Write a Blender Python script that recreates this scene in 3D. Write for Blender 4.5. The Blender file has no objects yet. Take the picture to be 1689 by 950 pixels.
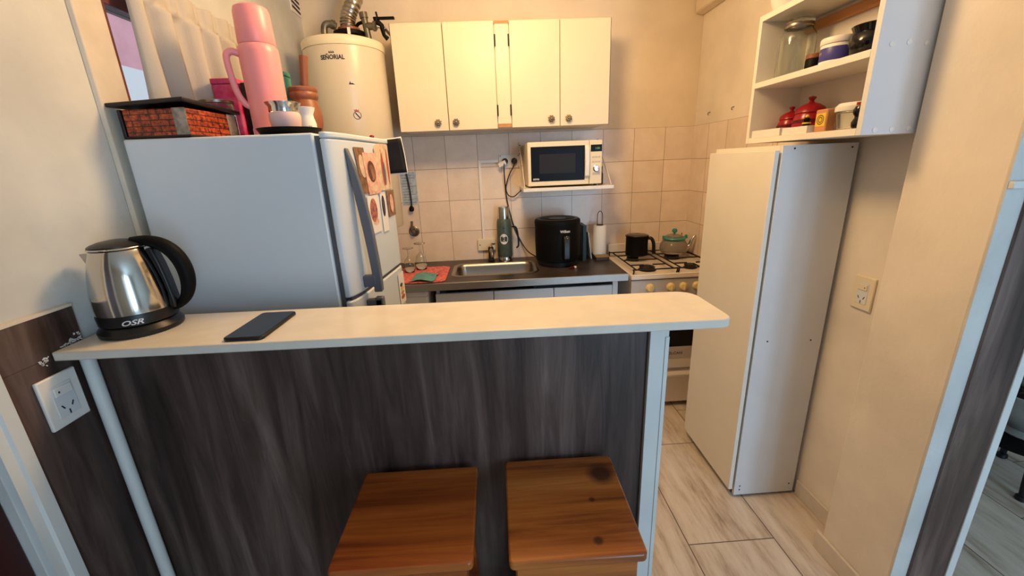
import bpy, bmesh, math, random
from mathutils import Vector, Matrix
random.seed(7)
PI = math.pi
S = bpy.context.scene
C = S.collection

# ---------------------------------------------------------------- camera, world, lights, exposure
cam_d = bpy.data.cameras.new('camera')
cam_d.sensor_fit = 'HORIZONTAL'; cam_d.sensor_width = 36.0
cam_d.lens = 36.0 * 681.96 / 1689.0
cam_d.clip_start = 0.02
cam = bpy.data.objects.new('camera', cam_d); C.objects.link(cam)
def cam_matrix(pitch, yaw, roll):
    m = Matrix.Rotation(yaw, 3, 'Z') @ Matrix.Rotation(pitch, 3, 'X') @ Matrix.Rotation(roll, 3, 'Y')
    r, f, u = m.col[0], m.col[1], m.col[2]
    return Matrix((( r[0], u[0], -f[0], 0.0), (r[1], u[1], -f[1], 0.0), (r[2], u[2], -f[2], 1.5), (0, 0, 0, 1)))
cam.matrix_world = cam_matrix(-0.29469506, -0.04240677, 0.04105083)
S.camera = cam

S.view_settings.view_transform = 'Standard'
S.view_settings.look = 'None'
S.view_settings.gamma = 1.0
S.view_settings.use_curve_mapping = False
S.view_settings.exposure = 0.0

world = bpy.data.worlds.new('daylight_sky'); S.world = world
world.use_nodes = True
bg = world.node_tree.nodes['Background']
bg.inputs['Color'].default_value = (0.78, 0.88, 1.0, 1)
bg.inputs['Strength'].default_value = 1.15

def area(name, loc, rot, sx, sy, power, col):
    l = bpy.data.lights.new(name, 'AREA'); l.shape = 'RECTANGLE'; l.size = sx; l.size_y = sy
    l.energy = power; l.color = col
    o = bpy.data.objects.new(name, l); C.objects.link(o); o.location = loc; o.rotation_euler = rot
    return o
# the balcony door of the living room, behind and to the right of the photographer
area('balcony_daylight_wide_leaf', (1.86, -2.35, 1.25), (PI/2, 0, 0), 0.42, 2.0, 36, (0.43, 0.71, 1.0))
area('balcony_daylight_narrow_leaf', (1.36, -2.35, 1.25), (PI/2, 0, 0), 0.30, 2.0, 19, (0.43, 0.71, 1.0))
# warm bulb of the kitchen ceiling
lamp_d = bpy.data.lights.new('kitchen_ceiling_bulb', 'POINT'); lamp_d.energy = 41
lamp_d.color = (1.0, 0.64, 0.30); lamp_d.shadow_soft_size = 0.13
lamp = bpy.data.objects.new('kitchen_ceiling_bulb', lamp_d); C.objects.link(lamp)
lamp.location = (0.10, 1.50, 2.30)

# ---------------------------------------------------------------- helpers
ORG = {}
def lin(c):
    c /= 255.0
    return c / 12.92 if c <= 0.04045 else ((c + 0.055) / 1.055) ** 2.4
def rgb(c): return (lin(c[0]), lin(c[1]), lin(c[2]), 1.0)

def mat(name, col, rough=0.5, metal=0.0, var=0.0, scale=8.0, bump=0.0, bscale=60.0, stretch=(1,1,1),
        trans=0.0, ior=1.45, emit=None, estr=0.0, coat=0.0, col2=None, sheen=0.0):
    m = bpy.data.materials.new(name); m.use_nodes = True
    nt = m.node_tree; b = nt.nodes['Principled BSDF']
    b.inputs['Base Color'].default_value = rgb(col)
    b.inputs['Roughness'].default_value = rough
    b.inputs['Metallic'].default_value = metal
    b.inputs['IOR'].default_value = ior
    b.inputs['Transmission Weight'].default_value = trans
    b.inputs['Coat Weight'].default_value = coat
    b.inputs['Sheen Weight'].default_value = sheen
    if emit:
        b.inputs['Emission Color'].default_value = rgb(emit); b.inputs['Emission Strength'].default_value = estr
    tc = nt.nodes.new('ShaderNodeTexCoord'); mp = nt.nodes.new('ShaderNodeMapping')
    mp.inputs['Scale'].default_value = stretch
    nt.links.new(tc.outputs['Object'], mp.inputs['Vector'])
    if var > 0 or col2:
        n = nt.nodes.new('ShaderNodeTexNoise'); n.inputs['Scale'].default_value = scale; n.inputs['Detail'].default_value = 5
        r = nt.nodes.new('ShaderNodeValToRGB')
        c2 = col2 or tuple(max(0, v * (1 - var)) for v in col)
        r.color_ramp.elements[0].color = rgb(c2); r.color_ramp.elements[1].color = rgb(col)
        r.color_ramp.elements[0].position = 0.36; r.color_ramp.elements[1].position = 0.62
        nt.links.new(mp.outputs['Vector'], n.inputs['Vector'])
        nt.links.new(n.outputs['Fac'], r.inputs['Fac']); nt.links.new(r.outputs['Color'], b.inputs['Base Color'])
    if bump > 0:
        n2 = nt.nodes.new('ShaderNodeTexNoise'); n2.inputs['Scale'].default_value = bscale; n2.inputs['Detail'].default_value = 4
        bp = nt.nodes.new('ShaderNodeBump'); bp.inputs['Strength'].default_value = bump; bp.inputs['Distance'].default_value = 0.01
        nt.links.new(mp.outputs['Vector'], n2.inputs['Vector'])
        nt.links.new(n2.outputs['Fac'], bp.inputs['Height']); nt.links.new(bp.outputs['Normal'], b.inputs['Normal'])
    return m

def wood(name, stops, stretch, scale=3.0, rough=0.45, bump=0.15, coat=0.0, knots=None):
    """grain: noise stretched along one axis, warped by a wider noise"""
    m = bpy.data.materials.new(name); m.use_nodes = True
    nt = m.node_tree; L = nt.links.new; b = nt.nodes['Principled BSDF']
    b.inputs['Roughness'].default_value = rough; b.inputs['Coat Weight'].default_value = coat
    b.inputs['Coat Roughness'].default_value = 0.2
    tc = nt.nodes.new('ShaderNodeTexCoord'); mp = nt.nodes.new('ShaderNodeMapping')
    mp.inputs['Scale'].default_value = stretch
    L(tc.outputs['Object'], mp.inputs['Vector'])
    n = nt.nodes.new('ShaderNodeTexNoise'); n.inputs['Scale'].default_value = scale
    n.inputs['Detail'].default_value = 9; n.inputs['Roughness'].default_value = 0.62; n.inputs['Distortion'].default_value = 0.6
    L(mp.outputs['Vector'], n.inputs['Vector'])
    w = nt.nodes.new('ShaderNodeTexNoise'); w.inputs['Scale'].default_value = scale * 0.35; w.inputs['Detail'].default_value = 2
    L(mp.outputs['Vector'], w.inputs['Vector'])
    mx = nt.nodes.new('ShaderNodeMath'); mx.operation = 'MULTIPLY_ADD'; mx.inputs[1].default_value = 0.55
    sc = nt.nodes.new('ShaderNodeMath'); sc.operation = 'MULTIPLY'; sc.inputs[1].default_value = 0.45
    L(w.outputs['Fac'], sc.inputs[0]); L(n.outputs['Fac'], mx.inputs[0]); L(sc.outputs[0], mx.inputs[2])
    r = nt.nodes.new('ShaderNodeValToRGB')
    while len(r.color_ramp.elements) < len(stops): r.color_ramp.elements.new(0.5)
    for e, (p, c) in zip(r.color_ramp.elements, stops): e.position = p; e.color = rgb(c)
    L(mx.outputs[0], r.inputs['Fac'])
    out = r.outputs['Color']
    for (kx, ky, kz, rad, kc) in (knots or []):
        d = nt.nodes.new('ShaderNodeVectorMath'); d.operation = 'DISTANCE'; d.inputs[1].default_value = (kx, ky, kz)
        L(tc.outputs['Object'], d.inputs[0])
        rr = nt.nodes.new('ShaderNodeMapRange'); rr.inputs['From Min'].default_value = rad * 0.45; rr.inputs['From Max'].default_value = rad
        rr.inputs['To Min'].default_value = 0.85; rr.inputs['To Max'].default_value = 0.0
        L(d.outputs['Value'], rr.inputs['Value'])
        mi = nt.nodes.new('ShaderNodeMix'); mi.data_type = 'RGBA'; mi.inputs['B'].default_value = rgb(kc)
        L(rr.outputs['Result'], mi.inputs['Factor']); L(out, mi.inputs['A']); out = mi.outputs['Result']
    L(out, b.inputs['Base Color'])
    bp = nt.nodes.new('ShaderNodeBump'); bp.inputs['Strength'].default_value = bump; bp.inputs['Distance'].default_value = 0.004
    L(n.outputs['Fac'], bp.inputs['Height']); L(bp.outputs['Normal'], b.inputs['Normal'])
    return m

def grid_mat(name, a, a0, pa, bx, b0, pb, tile, tile2, grout, gw, rough, stag=0.0, nstretch=(1,1,1), nscale=4.0, stops=None, bump=0.3):
    """rectangular tiles in world position: axis a (start a0, pitch pa), axis bx (start b0, pitch pb)"""
    m = bpy.data.materials.new(name); m.use_nodes = True
    nt = m.node_tree; L = nt.links.new; b = nt.nodes['Principled BSDF']; b.inputs['Roughness'].default_value = rough
    g = nt.nodes.new('ShaderNodeNewGeometry'); sp = nt.nodes.new('ShaderNodeSeparateXYZ'); L(g.outputs['Position'], sp.inputs[0])
    def mth(op, *ins):
        n = nt.nodes.new('ShaderNodeMath'); n.operation = op
        for i, v in enumerate(ins):
            if isinstance(v, (int, float)): n.inputs[i].default_value = v
            else: L(v, n.inputs[i])
        return n.outputs[0]
    ua = mth('DIVIDE', mth('SUBTRACT', sp.outputs[a], a0), pa)
    ia = mth('FLOOR', ua)
    ub = mth('DIVIDE', mth('SUBTRACT', sp.outputs[bx], b0), pb)
    if stag: ub = mth('ADD', ub, mth('MULTIPLY', mth('MODULO', mth('ABSOLUTE', ia), 2.0), stag))
    ib = mth('FLOOR', ub)
    def edge(u, p):
        f = mth('FRACT', u); return mth('MULTIPLY', mth('MINIMUM', f, mth('SUBTRACT', 1.0, f)), p)
    e = mth('MINIMUM', edge(ua, pa), edge(ub, pb))
    isg = mth('LESS_THAN', e, gw)
    cb = nt.nodes.new('ShaderNodeCombineXYZ'); L(ia, cb.inputs[0]); L(ib, cb.inputs[1])
    wn = nt.nodes.new('ShaderNodeTexWhiteNoise'); L(cb.outputs[0], wn.inputs['Vector'])
    mp = nt.nodes.new('ShaderNodeMapping'); mp.inputs['Scale'].default_value = nstretch; L(g.outputs['Position'], mp.inputs['Vector'])
    ad = nt.nodes.new('ShaderNodeVectorMath'); ad.operation = 'ADD'; L(mp.outputs[0], ad.inputs[0])
    ms = nt.nodes.new('ShaderNodeVectorMath'); ms.operation = 'SCALE'; ms.inputs['Scale'].default_value = 9.0
    L(wn.outputs['Color'], ms.inputs[0]); L(ms.outputs[0], ad.inputs[1])
    n = nt.nodes.new('ShaderNodeTexNoise'); n.inputs['Scale'].default_value = nscale; n.inputs['Detail'].default_value = 8
    n.inputs['Roughness'].default_value = 0.65
    L(ad.outputs[0], n.inputs['Vector'])
    r = nt.nodes.new('ShaderNodeValToRGB')
    st = stops or [(0.35, tile2), (0.65, tile)]
    while len(r.color_ramp.elements) < len(st): r.color_ramp.elements.new(0.5)
    for el, (p, c) in zip(r.color_ramp.elements, st): el.position = p; el.color = rgb(c)
    L(n.outputs['Fac'], r.inputs['Fac'])
    hs = nt.nodes.new('ShaderNodeHueSaturation'); L(r.outputs['Color'], hs.inputs['Color'])
    L(mth('ADD', 0.94, mth('MULTIPLY', wn.outputs['Value'], 0.10)), hs.inputs['Value'])
    mi = nt.nodes.new('ShaderNodeMix'); mi.data_type = 'RGBA'; mi.inputs['B'].default_value = rgb(grout)
    L(isg, mi.inputs['Factor']); L(hs.outputs['Color'], mi.inputs['A']); L(mi.outputs['Result'], b.inputs['Base Color'])
    bp = nt.nodes.new('ShaderNodeBump'); bp.inputs['Strength'].default_value = bump; bp.inputs['Distance'].default_value = 0.003
    L(mth('SUBTRACT', mth('MULTIPLY', n.outputs['Fac'], 0.25), isg), bp.inputs['Height']); L(bp.outputs['Normal'], b.inputs['Normal'])
    return m

class MB:
    def __init__(s): s.v = []; s.f = []
    def add(s, vs, fs):
        o = len(s.v); s.v += [tuple(v) for v in vs]; s.f += [tuple(i + o for i in f) for f in fs]; return s
    def box(s, x0, x1, y0, y1, z0, z1):
        return s.add([(x0,y0,z0),(x1,y0,z0),(x1,y1,z0),(x0,y1,z0),(x0,y0,z1),(x1,y0,z1),(x1,y1,z1),(x0,y1,z1)],
                     [(0,3,2,1),(4,5,6,7),(0,1,5,4),(1,2,6,5),(2,3,7,6),(3,0,4,7)])
    def obox(s, c, ax, ay, az, hx, hy, hz):
        c = Vector(c); ax, ay, az = Vector(ax).normalized()*hx, Vector(ay).normalized()*hy, Vector(az).normalized()*hz
        vs = [c + i*ax + j*ay + k*az for k in (-1,1) for (i,j) in ((-1,-1),(1,-1),(1,1),(-1,1))]
        return s.add(vs, [(0,3,2,1),(4,5,6,7),(0,1,5,4),(1,2,6,5),(2,3,7,6),(3,0,4,7)])
    def prism(s, poly, axis, a, b):
        n = len(poly)
        def P(p, t): return {'z': (p[0], p[1], t), 'y': (p[0], t, p[1]), 'x': (t, p[0], p[1])}[axis]
        vs = [P(p, a) for p in poly] + [P(p, b) for p in poly]
        fs = [tuple(range(n))[::-1], tuple(range(n, 2*n))] + [(i, (i+1) % n, n + (i+1) % n, n + i) for i in range(n)]
        return s.add(vs, fs)
    def lathe(s, prof, c=(0,0,0), n=32, axis=None, close=True):
        """prof: (r, h) pairs along axis (default +z) from c"""
        az = Vector(axis or (0,0,1)).normalized()
        ax = az.orthogonal().normalized(); ay = az.cross(ax); c = Vector(c)
        vs, fs = [], []
        for (r, h) in prof:
            r = max(r, 1e-5)
            for i in range(n):
                t = 2*PI*i/n; vs.append(c + ax*(r*math.cos(t)) + ay*(r*math.sin(t)) + az*h)
        m = len(prof)
        for j in range(m-1):
            for i in range(n):
                k = (i+1) % n; fs.append((j*n+i, j*n+k, (j+1)*n+k, (j+1)*n+i))
        if close: fs += [tuple(range(n))[::-1], tuple(range((m-1)*n, m*n))]
        return s.add(vs, fs)
    def cyl(s, p0, p1, r0, r1=None, n=20):
        d = Vector(p1) - Vector(p0); return s.lathe([(r0, 0), (r1 if r1 is not None else r0, d.length)], p0, n, d)
    def tube(s, pts, r, n=10):
        pts = [Vector(p) for p in pts]; m = len(pts)
        rs = r if isinstance(r, (list, tuple)) else [r]*m
        vs, fs = [], []; up = None
        for j, p in enumerate(pts):
            t = (pts[min(j+1, m-1)] - pts[max(j-1, 0)]).normalized()
            if up is None: up = t.orthogonal().normalized()
            up = (up - t*up.dot(t)).normalized(); bi = t.cross(up)
            for i in range(n):
                a = 2*PI*i/n; vs.append(p + (up*math.cos(a) + bi*math.sin(a))*rs[j])
        for j in range(m-1):
            for i in range(n):
                k = (i+1) % n; fs.append((j*n+i, j*n+k, (j+1)*n+k, (j+1)*n+i))
        fs += [tuple(range(n))[::-1], tuple(range((m-1)*n, m*n))]
        return s.add(vs, fs)
    def sphere(s, c, r, n=16, sz=1.0):
        return s.lathe([(r*math.sin(PI*j/10), -r*sz*math.cos(PI*j/10)) for j in range(11)], c, n)
    def grid(s, nu, nv, fn, close_thick=None):
        vs = [fn(i/(nu-1), j/(nv-1)) for j in range(nv) for i in range(nu)]
        fs = [(j*nu+i, j*nu+i+1, (j+1)*nu+i+1, (j+1)*nu+i) for j in range(nv-1) for i in range(nu-1)]
        return s.add(vs, fs)
    def build(s, name, material, parent=None, bevel=0.0, smooth=True, local=False, solid=0.0, angle=40, seg=2, recalc=True):
        o0 = Vector((0,0,0))
        if parent is not None: o0 = ORG.get(parent.name, Vector((0,0,0))) if not local else o0
        else:
            xs = [v[0] for v in s.v]; ys = [v[1] for v in s.v]; zs = [v[2] for v in s.v]
            o0 = Vector(((min(xs)+max(xs))/2, (min(ys)+max(ys))/2, min(zs)))
        me = bpy.data.meshes.new(name)
        me.from_pydata([tuple(Vector(v) - o0) for v in s.v], [], s.f); me.update()
        if recalc:
            bm = bmesh.new(); bm.from_mesh(me); bmesh.ops.recalc_face_normals(bm, faces=bm.faces); bm.to_mesh(me); bm.free()
        if smooth:
            me.polygons.foreach_set('use_smooth', [True]*len(me.polygons)); me.set_sharp_from_angle(angle=math.radians(angle))
        me.materials.append(material)
        o = bpy.data.objects.new(name, me); C.objects.link(o)
        if parent is not None: o.parent = parent; ORG[o.name] = ORG.get(parent.name, Vector((0,0,0)))
        else: o.location = o0; ORG[o.name] = o0
        if solid:
            md = o.modifiers.new('thickness', 'SOLIDIFY'); md.thickness = solid; md.offset = 0
        if bevel:
            md = o.modifiers.new('bevel', 'BEVEL'); md.width = bevel; md.segments = seg; md.limit_method = 'ANGLE'; md.angle_limit = math.radians(35)
            md.harden_normals = False
        return o

def thing(name, label, cat, loc=(0,0,0), rz=0.0, group=None):
    o = bpy.data.objects.new(name, None); C.objects.link(o); o.empty_display_size = 0.05
    o.location = loc; o.rotation_euler = (0, 0, rz); ORG[o.name] = Vector(loc)
    o['label'] = label; o['category'] = cat
    if group: o['group'] = group
    return o
def tag(o, label, cat, group=None):
    o['label'] = label; o['category'] = cat
    if group: o['group'] = group
    return o
def struct(o): o['kind'] = 'structure'; return o
def B(*a): return MB().box(*a)

def text_mb(s, size, fn, bold=0.0, xs=1.0, shear=0.0):
    cu = bpy.data.curves.new('txt', 'FONT'); cu.body = s; cu.size = size; cu.align_x = 'CENTER'; cu.offset = bold; cu.shear = shear
    cu.resolution_u = 3
    o = bpy.data.objects.new('txt', cu); C.objects.link(o)
    dg = bpy.context.evaluated_depsgraph_get(); me = o.evaluated_get(dg).to_mesh()
    m = MB(); m.add([fn(v.co.x*xs, v.co.y) for v in me.vertices], [tuple(p.vertices) for p in me.polygons])
    o.evaluated_get(dg).to_mesh_clear(); bpy.data.objects.remove(o); bpy.data.curves.remove(cu)
    return m
def rrect(x0, x1, y0, y1, r, n=5):
    pts = []
    for (cx, cy, a) in ((x1-r, y1-r, 0), (x0+r, y1-r, PI/2), (x0+r, y0+r, PI), (x1-r, y0+r, 1.5*PI)):
        for i in range(n+1): t = a + PI/2*i/n; pts.append((cx + r*math.cos(t), cy + r*math.sin(t)))
    return pts
def spline(pts, n=8):
    """Catmull-Rom through pts"""
    P = [Vector(p) for p in pts]; P = [2*P[0]-P[1]] + P + [2*P[-1]-P[-2]]; out = []
    for i in range(1, len(P)-2):
        for k in range(n):
            t = k/n; a, b, c, d = P[i-1:i+3]
            out.append(0.5*((2*b) + (c-a)*t + (2*a-5*b+4*c-d)*t*t + (3*b-a-3*c+d)*t**3))
    out.append(P[-2]); return out

# ---------------------------------------------------------------- materials
M = {}
M['wall'] = mat('wall_paint', (236, 218, 192), 0.85, var=0.06, scale=3, bump=0.5, bscale=9)
M['wall_w'] = mat('white_wall_paint', (212, 212, 207), 0.85, var=0.08, scale=3.5, bump=0.6, bscale=11)
M['wallr'] = mat('right_wall_paint', (240, 228, 210), 0.85, var=0.06, scale=3, bump=0.5, bscale=9)
M['ceil'] = mat('ceiling_paint', (228, 224, 216), 0.9)
M['gloss_w'] = mat('white_gloss_trim', (220, 222, 218), 0.4, var=0.03, scale=6)
M['base'] = mat('baseboard_white', (220, 208, 190), 0.5, var=0.05, scale=9)
M['panel'] = wood('dark_wood_laminate', [(0.36, (34, 24, 21)), (0.44, (60, 45, 41)), (0.51, (78, 61, 55)), (0.58, (98, 80, 73)), (0.68, (128, 108, 99))], (7.0, 7.0, 0.6), 3.0, 0.40, 0.5)
M['stool'] = wood('varnished_pine', [(0.34, (72, 28, 6)), (0.43, (124, 56, 13)), (0.52, (158, 81, 24)), (0.64, (186, 106, 38))], (0.8, 15.0, 9.0), 2.2, 0.34, 0.1, coat=0.25)
M['stoolk'] = wood('varnished_pine_knotted', [(0.34, (84, 38, 10)), (0.43, (142, 76, 26)), (0.52, (178, 102, 38)), (0.64, (204, 130, 60))], (0.8, 15.0, 9.0), 2.6, 0.34, 0.1, coat=0.25,
                   knots=[(0.105, 0.085, 0.70, 0.045, (34, 16, 10)), (0.05, -0.115, 0.70, 0.014, (50, 24, 12)), (0.062, 0.0, 0.70, 0.010, (70, 34, 16))])
M['floor'] = grid_mat('wood_look_floor_tiles', 0, 0.722, 0.353, 1, 1.255, 0.605, None, None, (96, 84, 74), 0.0022, 0.38, stag=0.5,
                      nstretch=(5.5, 0.9, 1), nscale=3.4, bump=0.25,
                      stops=[(0.30, (140, 120, 104)), (0.40, (184, 166, 148)), (0.50, (206, 192, 176)), (0.70, (220, 210, 196))])
M['tile_b'] = grid_mat('beige_wall_tiles', 0, 0.936, 0.2005, 2, 1.677, 0.2, (242, 224, 206), (232, 212, 192), (140, 118, 100), 0.0013, 0.3, nscale=9, bump=0.15)
M['tile_r'] = grid_mat('beige_wall_tiles_side', 1, 2.76, 0.2, 2, 1.677, 0.2, (242, 224, 206), (232, 212, 192), (140, 118, 100), 0.0013, 0.3, nscale=9, bump=0.15)
M['melamine'] = mat('white_melamine', (236, 230, 218), 0.42, var=0.015, scale=5)
M['cabdoor'] = mat('cream_laminate', (232, 217, 184), 0.4, var=0.015, scale=5)
M['mel_cool'] = mat('white_melamine_panel', (222, 222, 222), 0.45, var=0.015, scale=5)
M['fridge'] = mat('white_enamel', (208, 218, 226), 0.32, var=0.01, scale=3)
M['rubber'] = mat('grey_gasket', (84, 86, 90), 0.6)
M['gplastic'] = mat('grey_handle_plastic', (98, 101, 108), 0.42)
M['black'] = mat('black_plastic', (18, 18, 20), 0.38)
M['blackm'] = mat('black_matte', (12, 11, 10), 0.55, ior=1.22)
M['mwglass'] = mat('dark_oven_glass', (10, 10, 12), 0.35, ior=1.2)
M['blackg'] = mat('black_glass', (10, 10, 12), 0.12)
M['steel'] = mat('brushed_steel', (190, 188, 184), 0.24, 1.0, bump=0.02, bscale=90, stretch=(1, 1, 30))
M['mirror'] = mat('polished_steel', (205, 203, 198), 0.13, 1.0)
M['sink'] = mat('sink_steel', (160, 152, 142), 0.3, 1.0)
M['chrome'] = mat('chrome', (220, 220, 220), 0.12, 1.0)
M['pewter'] = mat('pewter', (150, 142, 130), 0.35, 1.0)
M['galv'] = mat('galvanised_pipe', (128, 122, 108), 0.42, 0.8, var=0.25, scale=20)
M['foil'] = mat('aluminium_duct', (176, 168, 156), 0.3, 1.0, bump=0.35, bscale=30)
M['slab'] = mat('white_quartz_slab', (226, 218, 204), 0.22, var=0.03, scale=14)
M['counter'] = mat('dark_worn_counter', (62, 54, 50), 0.35, var=0.3, scale=9, col2=(34, 29, 27))
M['metaledge'] = mat('counter_metal_edge', (172, 168, 162), 0.38, 0.9, bump=0.05, bscale=30, stretch=(0.3, 1, 12))
M['enamel'] = mat('white_stove_enamel', (226, 214, 200), 0.3)
M['enamel_g'] = mat('grey_stove_panel', (190, 180, 170), 0.38)
M['cream'] = mat('cream_knob_plastic', (232, 206, 140), 0.4)
M['iron'] = mat('black_iron', (20, 18, 17), 0.6)
M['burner'] = mat('burner_metal', (48, 44, 42), 0.5, 0.5)
M['glass'] = mat('clear_glass', (246, 250, 248), 0.02, trans=1.0, ior=1.45)
M['teaglass'] = mat('smoked_kettle_glass', (205, 196, 184), 0.06, trans=0.75, ior=1.4, metal=0.0)
M['teal'] = mat('teal_plastic', (44, 146, 136), 0.35)
M['tealcloth'] = mat('teal_cloth', (104, 164, 166), 0.9, var=0.12, scale=40)
M['redcloth'] = mat('coral_mat', (206, 84, 88), 0.9, var=0.0, scale=60, col2=(232, 138, 130))
M['green'] = mat('hammered_green_enamel', (78, 92, 82), 0.4, var=0.12, scale=60)
M['pink'] = mat('pink_plastic', (240, 150, 152), 0.35)
M['pinkw'] = mat('pale_pink_leather', (226, 188, 182), 0.6)
M['magenta'] = mat('magenta_tin', (184, 34, 88), 0.4, var=0.25, scale=22, col2=(214, 92, 132))
M['tealtin'] = mat('teal_tin', (42, 136, 116), 0.45)
M['clay'] = wood('turned_wood', [(0.3, (98, 54, 34)), (0.5, (132, 78, 50)), (0.7, (150, 94, 62))], (6, 6, 1), 3, 0.45, 0.1)
M['red'] = mat('red_ceramic', (146, 16, 28), 0.25)
M['redd'] = mat('dark_red_ceramic', (84, 12, 20), 0.25)
M['orange'] = mat('orange_carton', (196, 136, 88), 0.6)
M['yellow'] = mat('yellow_print', (226, 190, 60), 0.5)
M['blue'] = mat('violet_blue_label', (66, 62, 140), 0.4)
M['white'] = mat('white_plastic', (234, 230, 222), 0.4)
M['offw'] = mat('cream_plastic', (232, 218, 186), 0.45)
M['paper'] = mat('white_paper', (228, 224, 216), 0.8)
M['bluepaper'] = mat('bluish_paper', (186, 202, 214), 0.8, var=0.15, scale=40)
M['ink'] = mat('dark_ink', (40, 34, 52), 0.6)
M['inkw'] = mat('white_ink', (214, 214, 216), 0.5)
M['photo'] = mat('dark_photo_print', (30, 26, 25), 0.5, ior=1.3, var=0.3, scale=9)
M['curtain'] = mat('white_curtain_cloth', (190, 182, 172), 0.9, bump=0.1, bscale=200)
M['redwood'] = mat('red_brown_window_frame', (112, 62, 58), 0.5, var=0.15, scale=8)
M['door'] = mat('dark_red_door', (62, 20, 18), 0.45, var=0.2, scale=5)
M['box'] = mat('printed_tin', (60, 40, 34), 0.4)
M['lens'] = mat('phone_screen', (24, 26, 32), 0.16)
M['cardp'] = mat('cream_card', (230, 200, 170), 0.5, var=0.15, scale=40)
M['cardr'] = mat('rose_card', (214, 150, 128), 0.5, var=0.25, scale=50, col2=(236, 196, 172))
M['cardb'] = mat('brown_card', (150, 108, 76), 0.5, var=0.3, scale=50)
M['cardv'] = mat('violet_card', (110, 70, 96), 0.5, var=0.4, scale=60, col2=(216, 130, 70))
M['figr'] = mat('faded_red_print', (176, 84, 70), 0.5)
M['figb'] = mat('brown_print', (92, 62, 50), 0.5)
M['figg'] = mat('grey_print', (120, 116, 122), 0.5)
M['skinp'] = mat('tan_print', (206, 150, 110), 0.5)
M['leaf'] = mat('plant_leaf', (52, 78, 40), 0.5, var=0.3, scale=20)
M['pot'] = mat('grey_glazed_pot', (150, 150, 146), 0.45, var=0.08, scale=10)
M['darkwood'] = wood('dark_stained_wood', [(0.3, (40, 26, 20)), (0.6, (62, 42, 32)), (0.8, (80, 56, 42))], (6, 1, 6), 3, 0.45, 0.1)
M['lightwood'] = wood('raw_timber', [(0.3, (168, 112, 62)), (0.6, (196, 138, 84)), (0.8, (210, 156, 102))], (6, 0.8, 6), 3, 0.55, 0.1)
M['pinkext'] = mat('pink_neighbour_wall', (240, 176, 186), 0.9, var=0.06, scale=6)
M['whiteext'] = mat('white_neighbour_wall', (236, 236, 240), 0.9)

# ================================================================ SETTING
XL, XR, YB = -1.02, 1.325, 2.76
struct(B(-1.2, 3.4, -2.6, 3.0, -0.05, 0.0).build('floor', M['floor'], smooth=False))
struct(B(-1.2, 3.4, -2.6, 3.0, 2.50, 2.55).build('ceiling', M['ceil'], smooth=False))
# left wall with the window opening  (y 1.345..2.0, z 1.45..2.1)
wy0, wy1, wz0, wz1 = 1.322, 1.98, 1.45, 2.04
wl = MB()
wl.box(XL-0.16, XL, -2.6, -0.15, 0, 2.5); wl.box(XL-0.16, XL, -0.15, 0.745, 2.05, 2.5)
wl.box(XL-0.16, XL, 0.745, wy0, 0, 2.5); wl.box(XL-0.16, XL, wy1, 3.0, 0, 2.5)
wl.box(XL-0.16, XL, wy0, wy1, 0, wz0); wl.box(XL-0.16, XL, wy0, wy1, wz1, 2.5)
struct(wl.build('wall_left', M['wall_w'], smooth=False))
struct(B(XL, 3.4, YB, YB+0.15, 0, 2.5).build('wall_back', M['wall'], smooth=False))
# right kitchen wall with its pillar
wr = MB(); wr.prism([(1.215, 0.94), (1.405, 0.94), (1.405, YB), (XR, YB), (XR, 1.19), (1.215, 1.19)], 'z', 0, 2.5)
struct(wr.build('wall_right', M['wallr'], smooth=False, bevel=0.004))
# living room shell behind the photographer and beside the kitchen
struct(B(3.3, 3.4, -2.6, 3.0, 0, 2.5).build('wall_side', M['wall_w'], smooth=False))
we = MB(); we.box(-1.2, 0.75, -2.7, -2.6, 0, 2.5); we.box(2.35, 3.4, -2.7, -2.6, 0, 2.5); we.box(0.75, 2.35, -2.7, -2.6, 2.3, 2.5); we.box(0.75, 2.35, -2.7, -2.6, 0, 0.2)
struct(we.build('wall_front', M['wall_w'], smooth=False))
# painted skin of the wall end that faces the living room, and its dark laminate panel
e = struct(B(1.213, 1.405, 0.934, 0.94, 0, 2.5).build('trim_1', M['wall_w'], smooth=False))
t2 = bpy.data.objects.new('trim_2', None); C.objects.link(t2); struct(t2); ORG['trim_2'] = Vector((0,0,0))
B(1.266, 1.386, 0.926, 0.934, 0.0, 1.395).build('laminate_panel', M['panel'], t2, smooth=False)
B(1.386, 1.410, 0.922, 0.934, 0.0, 1.395).build('edge_strip', M['gloss_w'], t2, bevel=0.002)
B(1.213, 1.410, 0.922, 0.934, 1.395, 1.412).build('top_rail', M['gloss_w'], t2, bevel=0.002)
# wainscot on the left wall, chipped along the bar top
t3 = bpy.data.objects.new('trim_3', None); C.objects.link(t3); struct(t3); ORG['trim_3'] = Vector((0,0,0))
B(XL, XL+0.010, 0.80, 0.982, 0.0, 1.119).build('laminate_panel', M['panel'], t3, smooth=False)
MB().prism([(0.80, 1.1197), (0.985, 1.1197), (0.987, 1.215), (0.80, 1.215)], 'x', XL, XL+0.010).build('laminate_strip', M['panel'], t3, smooth=False)
B(XL, XL+0.012, 0.80, 0.986, 1.215, 1.221).build('top_edge', M['base'], t3)
ch = MB()
for i in range(60):
    u = random.random()**.6; y = 0.925 + 0.058*u; z = 1.132 + random.random()**2*0.032*u*u
    s_ = random.uniform(.0006, .0022); ch.obox((XL+0.0104, y, z), (1,0,0), (0,1,random.uniform(-1,1)), (0,0,1), .0006, s_, s_*.8)
for i in range(22):
    y = 0.878 + random.random()*0.024; z = 1.106 + random.random()*0.018
    s_ = random.uniform(.0008, .0024); ch.obox((XL+0.0104, y, z), (1,0,0), (0,1,random.uniform(-1,1)), (0,0,1), .0006, s_, s_)
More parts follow.
